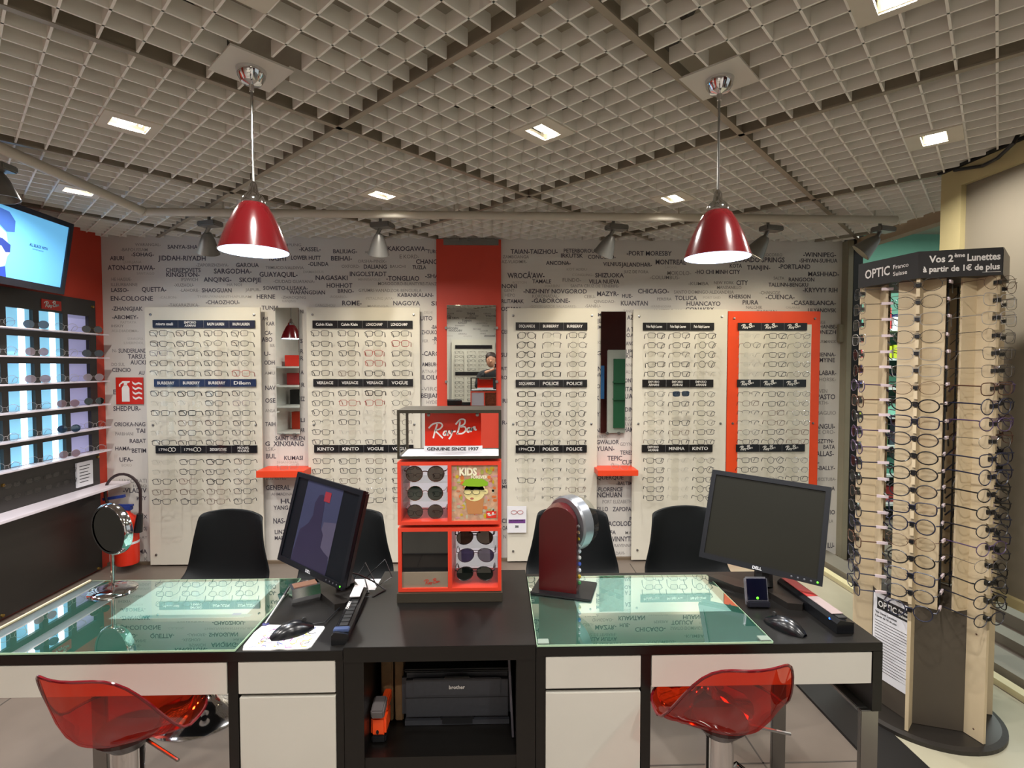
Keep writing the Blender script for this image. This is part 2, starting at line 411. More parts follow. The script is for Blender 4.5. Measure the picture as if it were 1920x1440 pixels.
# ------------------------------------------------------------ pendants
SHR = mat('shade_red', '560E12', .16, var=.02, spec=.7); SHI = mat('shade_inside', 'D8E4FF', .6, emit=2.6, var=0)
def pendant(x, y, zb, lab, ztop=ZC, pad=True):
    r = root('pendant_lamp', lab, 'lamp', (x, y, zb), group='red pendant lamps')
    R = .108; H = .155
    prof = [(.034, H), (.046, H*.93), (.062, H*.75), (.08, H*.5), (.093, H*.28), (.103, H*.09), (R, 0)]
    inn = [(q-.003, z) for q, z in prof][::-1]
    o = obj('shade', MB().lathe(prof+inn[:1], 40), SHR, r, smooth=True)
    obj('shade_lining', MB().lathe(inn+[(.0, H-.01)], 40), SHI, r, smooth=True)
    obj('diffuser', MB().lathe([(R-.006, .006), (0, .010)], 40), mat('pendant_diffuser', 'C4D8FF', .5, emit=3.0, var=0), r)
    obj('cap', MB().lathe([(.036, H-.004), (.036, H+.008), (.03, H+.022), (.016, H+.035), (.012, H+.06), (.005, H+.07), (0, H+.07)], 24), CHROME, r, smooth=True)
    zt = ztop-zb
    obj('cord', MB().tube([(0, 0, H+.06), (0, 0, zt-.05)], .004, 8), STEEL, r)
    obj('canopy', MB().lathe([(0, zt-.072), (.007, zt-.07), (.008, zt-.05), (.03, zt-.044), (.042, zt-.025), (.046, zt-.004), (.046, zt), (0, zt)], 32), CHROME, r, smooth=True)
    if pad:
        obj('ceiling_plate', MB().box(-.096, -.096, zt-.004, .096, .096, zt+.002, M3((0, 0, 0), (0, 0, TH))), WLAM, r)
    lamp('pendant_light', 'AREA', (x, y, zb+.003), PENDANT_W, PEND_COL, shape='DISK', size=.19)
px_, py_ = g2w(*PADS[0]); pendant(px_-.026, py_, 1.870, 'left red bell pendant lamp with chrome canopy over left desk')
px_, py_ = g2w(*PADS[1]); pendant(px_, py_, 1.862, 'right red bell pendant lamp with chrome canopy over right desk')
pendant(-2.3, 2.0, 1.80, 'third red pendant lamp beyond the left edge, seen in the left mirror', pad=False)
# ------------------------------------------------------------ big cream panel at right
cp = root('partition_panel', 'large cream sliding partition panel with framed edge behind the eyeglass tower', 'panel', (2.21, 2.0, .46))
CRM = mat('cream_panel', '7C7464', .55, var=.05, scale=1.5)
obj('board', MB().box(2.235, 1.2, .47, 2.26, 2.50, 2.43), CRM, cp, world=True)
obj('frame', MB().box(2.21, 1.2, .46, 2.28, 2.585, .50).box(2.21, 1.2, 2.36, 2.28, 2.585, 2.447).box(2.21, 2.47, .50, 2.28, 2.585, 2.36), mat('cream_frame', 'AFA276', .5), cp, world=True)
obj('top_rail', MB().box(2.20, 1.2, 2.449, 2.29, 2.6, 2.462), BLACKM, cp, world=True)
obj('black_cable', MB().tube([(2.19, 2.15, 2.52), (2.16, 2.17, 2.43), (2.17, 2.25, 2.40), (2.2, 2.35, 2.405), (2.2, 2.5, 2.44)], .008, 8), BLACKP, cp, world=True)
# ------------------------------------------------------------ shop passage clutter seen past the tower
rnd = random.Random(11)
SHC = ['3E8A58', 'C8D4DC', '2E5E4A', 'A8B820', '5AA08A', 'C8D8E0', '30404A', 'B83838', '7FC0A8', '3450A0']
SHN = dict(zip(SHC, ['green', 'pale grey', 'dark green', 'lime', 'sea green', 'light blue', 'dark slate', 'red', 'mint', 'blue']))
for s_, (x, y) in enumerate(((3.15, 5.1),)):
    r = root('shelf_unit', 'green shelf unit in the passage, seen through the eyeglass tower', 'shelves', (x, y, 0))
    obj('side_panel', MB().box(-.02, -.2, 0, 0, .2, 2.0).box(.94, -.2, 0, .96, .2, 2.0), mat('shelf_teal', '4F8A78', .5), r)
    obj('back_board', MB().box(0, .18, 0, .94, .2, 2.0), mat('shelf_back', '6FA08E', .5), r)
    for k in range(7): obj('shelf', MB().box(0, -.2, .15+.28*k, .94, .18, .17+.28*k), mat('shelf_white', 'C8D4CC', .4), r)
    for k in range(7):
        xx = .02
        while xx < .82:
            wd = rnd.uniform(.07, .16); h = rnd.uniform(.1, .22); c = rnd.choice(SHC)
            o = obj('carton', MB().box(0, 0, 0, wd, .2, h, bev=.004), mat('box_'+c, c, .5), loc=(x+xx, y-.12, .17+.28*k+.001))
            nn = sum(1 for q in bpy.data.objects if q.get('row') == k)+1; o['row'] = k
            tag(o, '%s carton, %s from left on the %s passage shelf from the floor' % (SHN[c], ORD[nn], ORD[k+1]), 'box', 'cartons on the passage shelves'); xx += wd+.012
# ------------------------------------------------------------ shelves seen only in the left mirror, and posts in the right one
su = root('storage_shelves', 'white storage shelves reflected in the left wall mirror', 'shelves', (-2.92, .15, 0))
obj('back_board', MB().box(0, 0, .3, .01, .9, 2.42), PLAST, su)
for k, z in enumerate((.6, .95, 1.22, 1.47)): obj('shelf', MB().box(.01, 0, z, .34, .9, z+.02), PLAST, su)
for k, (z, y, c, h) in enumerate(((1.49, .2, '2A4A78', .12), (1.49, .36, 'C02818', .08), (1.49, .5, '2A4A78', .1), (1.49, .66, 'C02818', .15), (1.24, .2, '181818', .14),
                                   (1.24, .4, 'C02818', .1), (1.24, .6, 'B02828', .16), (.97, .25, '303438', .12), (.97, .5, '181818', .2), (.62, .2, 'A8A698', .2), (.62, .45, 'C83818', .24))):
    o = obj('storage_box', MB().box(0, 0, 0, .2, .13, h, bev=.004), mat('sb_'+c, c, .5), loc=(-2.85, .15+y-.12, z+.001))
    nmc = {'2A4A78': 'blue', 'C02818': 'red', '181818': 'black', 'B02828': 'dark red', '303438': 'slate grey', 'A8A698': 'beige', 'C83818': 'orange'}[c]
    tag(o, '%s storage box, %s in order from the top shelf, in left mirror' % (nmc, ORD[k+1]), 'box', 'boxes reflected in the left mirror')
o = obj('display_post', MB().box(1.95, -1.35, 0, 2.3, -1.3, 1.78, bev=.01), PLAST); tag(o, 'white upright stand reflected in the right mirror', 'stand')
o = obj('blue_banner', MB().box(1.72, -1.5, .9, 1.93, -1.48, 1.5), mat('banner_blue', '3A78B8', .6)); tag(o, 'blue banner reflected in the right wall mirror', 'banner')
o = obj('green_display', MB().box(2.05, -1.28, .4, 2.25, -1.25, 1.62).box(2.03, -1.25, .9, 2.27, -1.2, .92).box(2.03, -1.25, 1.2, 2.27, -1.2, 1.22), mat('disp_green', '2E6A48', .5)); tag(o, 'green display panel on the stand reflected in right mirror', 'display')

r = root('passage_fill', 'flat ceiling light panel over the passage beyond the tower', 'ceiling light', (4.2, 4.0, 2.88))  # added unseen panel and lamp, fill light for the teal wall outside
obj('frame', MB().box(-.62, -.32, 0, .62, .32, .04), PLAST, r); obj('diffuser', MB().box(-.6, -.3, -.004, .6, .3, 0), mat('passage_fill_face', 'F4F8F0', .5, emit=3, var=0), r)
lamp('passage_fill_lamp', 'AREA', (4.2, 4.0, 2.86), 70, (.95, 1, .95), shape='RECTANGLE', size=1.2, size_y=.6)
r = root('added_cabinet', 'tall black display cabinet on the left wall, outside the frame', 'cabinet', (XL, 1.2, 0))  # unseen, put here so the round tabletop mirror reflects black
obj('carcass', MB().box(0, -.1, .02, .035, .95, 1.96), mat('cabinet_black', '2A2724', .35), r)
for z in (.9, 1.25, 1.6): obj('shelf', MB().box(.035, -.1, z, .12, .95, z+.01), PLAST, r)
# ============================================================ WALL LETTERING (flat print on the back wall)
ink = {0: mat('print_dark', '4A4650', .7), 1: mat('print_mid', '8C8886', .7), 2: mat('print_light', 'B0ABA4', .7)}
for s in ink: tbatch('wall%d' % s, 'printed_city_names', ink[s], wb)
CR = {'A': (200, 430, 4.571), 'B': (500, 430, 4.571), 'C': (900, 430, 4.571), 'D': (1250, 430, 4.571), 'E': (200, 700, 3.79), 'F': (540, 700, 3.79), 'G': (900, 700, 3.79), 'H': (1250, 700, 3.79)}
NAMES = """A
WARANGAL-,245,465,131,24,1;-BAFOUSSAM,122,352,174,26,1;-SOHAG-,212,408,215,32,0;SANYA-SHAHE-,523,855,150,32,0;ABURI,30,150,247,34,0;JIDDAH-RIYADH,442,850,246,40,0;LJUBLJANA,140,300,280,20,2;ATON-OTTAWA-,10,415,328,40,0;SANTIAGO,258,410,378,20,2;ROSARIO,995,1180,192,30,0
-ZAPORIZHZHYA-,768,1048,306,26,1;GAROUA,1110,1305,306,34,0;RASHT,1395,1550,250,38,0;LOWER HUTT,1582,1836,243,34,0;-OLINDA,1728,1902,296,34,0;-KASSEL-,1650,1836,170,34,0;LAMPUNG,1480,1668,133,24,1;TEMUCO-VALDIVIA,1362,1690,328,24,1;DAMASCUS,1685,1860,365,20,2
CHEREPOVETS,508,806,348,34,0;KINGSTON-,512,798,388,36,0;SARGODHA-,920,1243,358,40,0;GUAYAQUIL-,1310,1637,386,40,0;HE HAGUE-,42,215,428,26,1;ILLEURBANNE,38,265,473,26,1;IPSWICH,638,783,430,26,1;ANQING-,832,1070,430,38,0;SKOPJE,1137,1325,434,38,0;-CIUDAD GUAYANA-,1430,1785,446,26,1
-XUZHOU-,578,748,478,26,1;HA NOI,1032,1158,475,24,1;LASSO-,40,190,520,32,0;QUETTA-,302,512,515,38,0;-LAHORE-,628,795,522,26,1;SHAOGUAN,817,1072,522,34,0;JAIPUR-,1190,1320,518,26,1;SOWETO-LUSAKA-,1342,1725,503,32,0;WAFANGDIAN,1566,1872,540,32,0;EN-COLOGNE,36,398,592,38,0
-CALBON-,455,605,583,20,2;THIRUVANANTHAPURAM,775,1240,576,20,2;HERNE,1287,1445,577,36,0;-ZHAOQING,1498,1708,583,24,1;NANJING,1505,1620,615,20,2;-TAKARAZUKA-,532,795,648,26,1;-CHAOZHOU-,850,1140,625,32,0;-ZHANGJIAK,45,310,680,34,0;TUNJA,1328,1480,672,34,0;-ABOMEY-,48,272,753,32,0
PATTAYA,120,255,797,20,2;IHSKIY,40,147,828,22,1;AU-DIADEMA-,42,275,870,22,2;STAVROPOL,180,318,938,20,2;LIVERPOOL,150,320,974,20,2;N-,50,90,1040,28,1;SUNDERLAND,103,345,1040,34,0;TARSUS,183,352,1090,38,0;AUCKL,205,350,1140,36,0;DO SUL,42,157,1158,26,1;CENCIO,48,208,1205,32,0;AU,275,325,1230,32,0
AHI,1335,1382,765,30,0;KAR,1368,1440,808,32,0;CA-,1355,1420,888,34,0;ABO,1330,1420,944,38,0;BER,1400,1440,995,24,1;U-,1352,1405,1066,34,0;ODH,1352,1440,1142,34,0;AMU,1355,1440,1232,26,1
B
BALIUAG-,570,775,188,34,0;MANDALAY,845,1015,195,22,2;KAKOGAWA-,1037,1375,165,38,0;TURGUT,1375,1520,190,30,0;E KORD-,1140,1307,233,32,1;BEIHAI-,552,732,248,38,0;ORSHA-PINSK-,782,1027,273,26,1;CHANGZ,1280,1500,277,38,0;OXFORD-,643,800,317,26,1;DALIANG,832,1030,320,34,0;BAUCHI,1057,1190,318,24,1
TUZLA,1250,1367,325,32,0;NAGASAKI,420,695,415,38,0;INGOLSTADT,713,1028,382,38,0;-TONGLIAO,1025,1308,420,38,0;-SHA,1358,1480,400,34,0;MINNEAPOLIS,785,975,430,20,2;MOROGORO-BLANTYRE-TANZ,955,1460,465,26,1;HOHHOT,515,735,481,38,0;BRNO-,610,747,529,32,0;GYUMRI-VANADZOR-BENGUELA,788,1328,523,26,1
KABANKALAN-,1123,1430,563,32,0;-ROSARIO-,540,690,578,20,2;-PETALING JAYA-,845,1090,592,22,2;CANGZHOU,415,587,652,24,2;ROME-,648,815,632,38,0;MARINGA,865,1045,657,18,2;NAGOYA,1085,1315,633,36,0;SI,1410,1460,635,34,0;KUITO,1290,1420,762,36,0;DELHI,1350,1420,712,22,2;-BA,1412,1462,838,32,0
ZHOUKOU,1328,1480,882,34,0;-R,1420,1465,940,36,0;VER,1330,1385,957,26,1;XI,1430,1462,975,26,1;-CARG,1332,1480,1065,38,0;AMBURG,1330,1480,1158,32,0;ATNA-P,1330,1462,1218,28,1;ILOILO,1330,1490,1268,38,0;NI,290,316,705,30,0;S,288,310,957,34,0;R,290,316,1045,34,0;R,290,316,1105,34,0;A,292,318,1225,34,0
C
TAIAN-TAIZHOU-,262,665,190,38,0;ZAMBOANGA,195,420,235,26,1;AZ-VLADIMIR-,185,403,277,26,1;ANCONA-,565,778,288,32,0;PETERBOROUGH,718,1045,183,32,0;IRKUTSK,693,883,225,34,0;CONCORD-,925,1163,236,32,0;-PORT MORESBY,1257,1643,205,38,0;MONTREAL,1505,1765,280,40,0;VILNIUS,1055,1210,297,32,0
JALANDHAR-,1212,1473,302,34,0;MOKOLO-,1605,1808,374,34,1;KOT ADDU,743,915,343,22,2;LAGOS,1585,1685,325,18,2;WROCÂ'AW-,235,553,396,44,0;TAMALE,448,610,446,32,0;CONGLING-,790,970,390,22,2;SHIZUOKA,987,1232,393,36,0;JUIZ DE FORA,1230,1443,364,24,1;-COLUMBUS-,1455,1712,412,30,1
FUNDO-,708,866,434,30,1;VILLA NUEVA,932,1195,447,34,0;BOSTON,280,400,455,20,2;HARBIN,556,680,485,24,2;SANTA CRUZ DE TENERIFE-,775,1192,485,26,1;NONI,188,315,487,34,0;GENT-,205,305,524,24,1;HEPO,213,302,564,26,1;-NIZHNIY NOVGOROD,372,916,530,36,0;KORONADAL-,448,678,572,26,1
CEBU-,893,988,577,26,1;MAZYR-,1003,1188,552,38,0;HUE-,1217,1307,570,32,0;CHICAGO-,1353,1620,530,38,0;-KUMBA,1785,1960,465,28,1;PEREIRA,1517,1642,597,24,1;TOLUCA,1670,1860,588,36,0;RLITAMAK,185,375,616,32,0;-GABORONE-,443,772,612,36,0;QINGDAO-,976,1160,618,26,1;KUANTAN,1207,1438,633,38,0
HUANCAYO,1770,2060,636,36,0;-GOVERNADOR VALADARES-,425,825,660,22,2;-SANBU-,900,1035,657,24,1;OSHAN,180,345,682,34,0;-KRASNODAR,1460,1640,660,18,2;AMSTERDAM,1480,1725,700,32,0;CONAKRY,1762,2005,686,34,0;TANGS,1228,1318,702,22,1;IM,1000,1040,732,28,0;JE,1003,1040,785,36,0;JM,1003,1040,838,28,0
AZ,1260,1318,755,36,0;A T,1257,1318,858,36,0;OA,1254,1318,908,32,0;ANG,1250,1318,978,32,0;UPF,1250,1318,1050,38,0;KHI,1252,1318,1088,32,0;NNH,1250,1318,1163,28,1;ALG,1248,1312,1222,28,1;ONT,1240,1316,1295,32,0;BO,1002,1035,968,26,1;G,1000,1035,1062,32,0;N,1010,1040,1195,36,0;W,1000,1040,1248,36,0
O,1000,1030,1345,32,0;CEI,182,232,878,32,0;SU,180,232,1076,34,0;RIT,182,232,1193,28,0;RO,180,232,1270,30,0
D
COLORADO SPRINGS,500,1010,260,40,0;A DO SOCORRO,740,990,218,26,1;KOTA,540,645,312,32,0;TIANJIN-,688,888,327,36,0;-PORTLAND,958,1230,320,38,0;-HO CHI MINH CITY,243,628,364,34,0;-WINNIPEG-,1170,1450,217,38,0;-SHIYAN-SUIHUA,1135,1463,267,32,0;MASHHAD-,1212,1477,383,38,0;SALTA,915,1007,418,24,1
RANGOON,1045,1265,430,32,0;NEW YORK,405,575,457,26,1;CITY,597,695,458,38,0;TALLINN-BENGKU,872,1212,474,32,0;MANZANILLO,432,640,498,26,1;-KRYVYY RIH,1165,1463,520,38,0;SANTO DOMINGO-ALEXANDRIA,62,575,537,28,1;-CHANGDE,795,973,543,26,1;KHERSON,533,718,576,32,0;-CUENCA-,848,1096,580,36,0
PORT SAID,312,462,585,20,2;PIURA,650,785,626,36,0;-CASABLANCA-,1070,1450,630,36,0;NALCHIK,680,820,668,26,1;CALARASI,1020,1140,670,18,2;ULYANOVSK,1210,1453,694,32,0;TAIWAN,770,940,703,22,1;ANGE,1283,1360,797,26,1;SHANBE-,1287,1457,835,30,0;ONEZH,1287,1450,880,34,0;MURMANSK,1283,1453,962,24,1
VIENNA-,1283,1448,1073,32,0;AMYINE,1275,1440,1120,36,0;ALABAR-,1275,1452,1230,38,0;UHORSK-,1278,1450,1287,30,1;U,478,500,750,24,1;ST,497,530,840,34,0;OU,478,520,910,22,2;ETS,477,530,965,26,1;MAC,470,528,1030,32,0;LEE,470,530,1103,34,0;IAN,470,528,1168,30,0;NG,470,520,1225,24,1;KA,472,520,1280,32,0
E
E,48,68,132,32,0;SHEDPUR-,48,242,250,32,0;ORIOKA-NAG,55,276,362,28,0;TAI,210,275,408,30,0;PARBHANI,62,190,430,22,1;RABAT,165,280,480,28,0;HAMA-,62,178,534,26,0;BETIM,180,282,549,30,0;UFA-,92,188,613,30,0;BORO,108,180,653,18,2;-HAKODATI,78,285,765,26,1;-VLADIV,117,285,832,32,0;HEBO,190,285,800,20,1
KEY,215,285,888,26,0;X,262,290,1018,26,0;OU,262,288,1103,26,0;MA,230,288,1266,28,0;-AY,240,290,1165,18,1;K.,270,298,1320,26,1;MEXICO,120,293,1357,30,0;NAV,1127,1200,103,30,0;OSE,1127,1200,193,30,0;ANSA,1127,1200,265,22,1;TAIH,1127,1200,360,28,0;SAINT HELEN,1200,1408,462,28,0;G,1127,1160,500,30,0
XINXIANG,1185,1400,500,34,0;LSK-,1132,1200,538,26,1;BUL,1133,1205,588,32,0;KUMASI,1262,1395,601,28,0;SHANGHAI,1210,1360,632,16,2;LOS REYES,1132,1275,748,18,1;GENERAL,1132,1305,812,32,0;AHMADNAGAR,1170,1380,858,20,1;HUI,1238,1340,908,32,0;YANG,1186,1290,955,28,0;NAS-,1185,1270,1048,36,0;LINZ,1195,1275,1127,28,0
MAR,1195,1260,1170,26,0;R,1385,1408,82,30,0;EZ,1380,1408,182,30,0;LI,1380,1408,332,28,0;AR,1378,1408,403,28,0
F
BEIJIAN,945,1080,158,30,0;-VIRGI,950,1080,110,26,1;HYDE,985,1060,205,24,1;RI,1525,1560,195,28,0;R-,1522,1560,350,28,0;US,1522,1552,770,30,0;MI,1522,1555,805,24,0;CI,1520,1552,1048,30,0;OA,1525,1560,1100,30,0;N,1530,1550,1160,26,1
G
AURIM,150,275,1348,26,0;DIN,1030,1090,257,30,0;ITA,1030,1085,112,30,0;UAI,1028,1092,163,32,0;RGA,1030,1090,325,30,1;AVA,1020,1085,362,30,1;HAM,1020,1090,400,32,0;SACRAMENTO-,735,905,450,18,1;GWALIOR,828,987,489,28,0;GDYNI,995,1085,503,24,1;YUAN-,828,955,535,32,0;TERES,995,1085,563,28,0
TEPIC,905,1010,603,32,0;CUR,1010,1087,632,32,0;BUQUERQUE,780,1020,742,26,0;-BALTIM,968,1083,782,24,0;-FLORENCE,828,1013,825,28,0;YINCHUAN,795,1007,864,34,0;PORT ELIZABETH,870,1078,912,24,1;MOSILLO,780,910,965,30,0;ZAPOPAN,942,1100,965,30,0;P,1062,1078,1035,28,0;BACOLOD,890,1078,1068,32,0;FA,925,965,1130,26,0
MA,1032,1078,1132,22,1;VINNYTS,937,1085,1177,34,0;RAVENNA,955,1080,1223,22,1;DAVI-,965,1030,1278,22,1;RURDI-MI,960,1080,1312,22,1;BOCHUM,1018,1170,1342,24,0;K,822,850,175,30,0;Y,830,850,290,30,0;N,825,850,405,30,0
H
HAVEN,1040,1140,126,26,1;-PASTO,1052,1197,167,34,0;PERTH-,1048,1150,209,26,1;BAGUIO,1068,1202,281,26,1;SANGUI-,1040,1195,377,34,0;DE ORO-,1052,1195,417,28,1;OLSZTYN-,1035,1187,482,28,0;BATA,1113,1195,522,28,0;DALLAS-,1032,1187,571,34,0;A-,1042,1083,632,26,0;DI-BALLY-,1037,1195,673,28,0;QUECETUBA-,1037,1203,753,22,1
A,1170,1195,818,28,0;IO,1160,1195,987,30,0;LA,1155,1182,1050,22,1;ILU-,1140,1190,1222,36,0;CA,385,430,40,30,0;LAN,385,430,120,30,0;OU,385,425,180,28,1;ERU,380,425,350,22,2;RE,385,425,390,30,0;IA,380,412,505,26,0;U-,380,412,565,28,0;PLI,380,425,600,28,0;NTI,378,425,645,26,0"""
cur = None; ALLN = []
for line in NAMES.split('\n'):
    if line in CR: cur = CR[line]; continue
    for it in line.split(';'):
        s, x0, x1, yc, h, sh = it.rsplit(',', 5)
        ox, oy, k = cur; x0, x1, yc, h = float(x0)/k+ox, float(x1)/k+ox, float(yc)/k+oy, float(h)/k
        a = onY(x0, yc+h/2, YB); b = onY(x1, yc+h/2, YB); c = onY(x0, yc-h/2, YB)
        ALLN.append((s, int(sh)))
        text('wall'+sh, s, FRONT(a.x, YB-.0012, a.z), b.x-a.x, c.z-a.z, .018 if sh == '0' else .006)
# same print on the opposite wall (read in the centre mirror)
for s in ink: tbatch('front%d' % s, 'printed_city_names', ink[s], wf)
rnd = random.Random(5)
BACKR = Euler((PI/2, 0, PI)).to_matrix().to_4x4()
for r_ in range(11):
    x = .9 + rnd.uniform(0, .3)
    while x > -1.9:
        s, sh = rnd.choice(ALLN)
        if len(s) < 5: continue
        h = (.032, .024, .02)[sh]; wd = h*.95*len(s)*.85
        text('front%d' % sh, s, Matrix.Translation(Vector((x, YF+.0012, 1.98+.042*r_+rnd.uniform(-.008, .008)))) @ BACKR, wd, h, .015)
        x -= wd+rnd.uniform(.08, .3)
# ============================================================ EYEGLASSES
def lens_outline(shape, n=18):
    P = []
    for k in range(n):
        t = 2*PI*k/n; c, s = math.cos(t), math.sin(t)
        if shape == 'round': x, y = .0240*c, .0235*s
        elif shape == 'oval': x, y = .026*c, .0200*s
        elif shape == 'aviator': x, y = .0275*c, .0235*s; x *= 1+.12*(s > 0)*s; y += -.003*c
        elif shape == 'sunround': x, y = .0265*c, .025*s
        else:
            e = .55; x = .027*math.copysign(abs(c)**e, c); y = .0188*math.copysign(abs(s)**e, s); x *= 1+.06*s
            if shape == 'square': y *= 1.12
        P.append((x, y))
    return P
GC = {'black': mat('frame_black', '121216', .3), 'dark': mat('frame_dark', '24232A', .3), 'brown': mat('frame_brown', '54382A', .3), 'red': mat('frame_red', 'A0342C', .3),
      'metal': mat('frame_metal', '6E6E72', .25, .8), 'light': mat('frame_light', 'A8A6A4', .3, .4), 'navy': mat('frame_navy', '1E2238', .3), 'gold': mat('frame_gold', 'A88848', .2, .9),
      'purple': mat('frame_purple', '4A3A58', .3)}
SUNL = {'brown': clearmat('sun_brown', '3A2418', .12, diff=.22), 'green': clearmat('sun_green', '14241C', .12, diff=.25), 'grey': clearmat('sun_grey', '30343C', .12, diff=.3),
        'violet': clearmat('sun_violet', '443A58', .22, diff=.35), 'blue': clearmat('sun_blue', '304458', .22, diff=.4), 'rose': clearmat('sun_rose', '9A8088', .2, diff=.35), 'clear': LENS}
GCACHE = {}
def glasses_meshes(shape, col, lens='clear', thick=.0018, rim='full'):
    key = (shape, col, lens, thick, rim)
    if key in GCACHE: return GCACHE[key]
    O = lens_outline(shape); dx = .034 if shape != 'sunround' else .035; m = GC[col]; n = len(O)
    fr = MB()
    for s in (-1, 1):
        pts = [(s*(dx+x), .0006*abs(x/.027)**2*3, y) for x, y in O]
        if rim == 'full': fr.tube(pts, thick, 4, closed=True)
        elif rim == 'half':
            up = [p for p in pts if p[2] > -.004]; up.sort(key=lambda p: p[0]); fr.tube(up, thick, 4)
        fr.tube([(s*(dx+.026), .001, .009), (s*.0665, .003, .010), (s*.0675, .008, .010)], thick*1.15, 4)
        fr.tube([(s*.013, .002, -.001), (s*.009, .008, -.006)], .0008, 4)
    if shape == 'aviator': fr.tube([(-.02, 0, .017), (.02, 0, .017)], thick, 4)
    fr.tube([(-.0095, 0, .006), (-.004, -.001, .009), (.004, -.001, .009), (.0095, 0, .006)], thick*1.1, 4)
    F = fr.mesh('eyeglasses', m)
    L = []
    T = []
    for s in (-1, 1):
        lb = MB(); lb.face([(s*(dx+x*.98), .0004, y*.98) for x, y in O]); L.append(lb.mesh('lens', SUNL[lens]))
        tb = MB(); tb.tube([(s*.0675, .006, .010), (s*.069, .05, .0105), (s*.0675, .085, .009), (s*.066, .105, -.002), (s*.064, .122, -.019)],
                           [thick*1.1, thick*1.2, thick*1.2, thick*1.5, thick*1.6], 4)
        T.append(tb.mesh('temple', m))
    GCACHE[key] = (F, L, T); return GCACHE[key]
PROTO = {}
def glasses(key, M, label, group, cat='eyeglasses', name='eyeglasses', scale=1.0, extra=None, tl=1.0):
    F, L, T = glasses_meshes(*key)
    o = bpy.data.objects.new(name, F); COL.objects.link(o); o.matrix_world = M @ Matrix.Diagonal((scale, scale, scale, 1))
    tag(o, label, cat, group)
    for me, nm in ((L[0], 'lens'), (L[1], 'lens'), (T[0], 'temple'), (T[1], 'temple')):
        c = bpy.data.objects.new(nm, me); COL.objects.link(c); c.parent = o
        if nm == 'temple' and tl != 1: c.scale = (1, tl, 1)
    if extra: c = bpy.data.objects.new('price_tag', extra); COL.objects.link(c); c.parent = o
    return o
STY = {'R': (('rect', 'dark'), 'dark rectangular'), 'B': (('rect', 'black', 'clear', .0025), 'thick black rectangular'), 'T': (('rect', 'brown', 'clear', .0015), 'brown rectangular'),
       'D': (('square', 'red'), 'red framed'), 'G': (('oval', 'metal', 'clear', .0013), 'thin grey metal oval'), 'H': (('rect', 'dark', 'clear', .0014, 'half'), 'half rimmed dark'),
       'L': (('rect', 'light', 'clear', .0008, 'none'), 'pale rimless'), 'A': (('aviator', 'dark'), 'large dark aviator'), 'O': (('round', 'dark'), 'round dark'),
       'S': (('rect', 'navy', 'blue', .0016), 'dark lensed blue'), 'P': (('rect', 'purple', 'clear', .0012), 'purple rectangular')}
ROWS1 = [625, 644, 662, 681, 700, 738, 756, 774.5, 793, 811.5, 830, 866, 884.5, 903, 922, 940]
ROWS2 = [629, 647, 665, 683, 701, 739, 757, 775, 793, 811, 829, 864, 882, 900, 917.5, 934]
ZR1 = [onY(400, v, 3.80).z for v in ROWS1]; ZR2 = [onY(1200, v, 3.80).z for v in ROWS2]
tbatch('hdr', 'unused', PRWHITE, None)
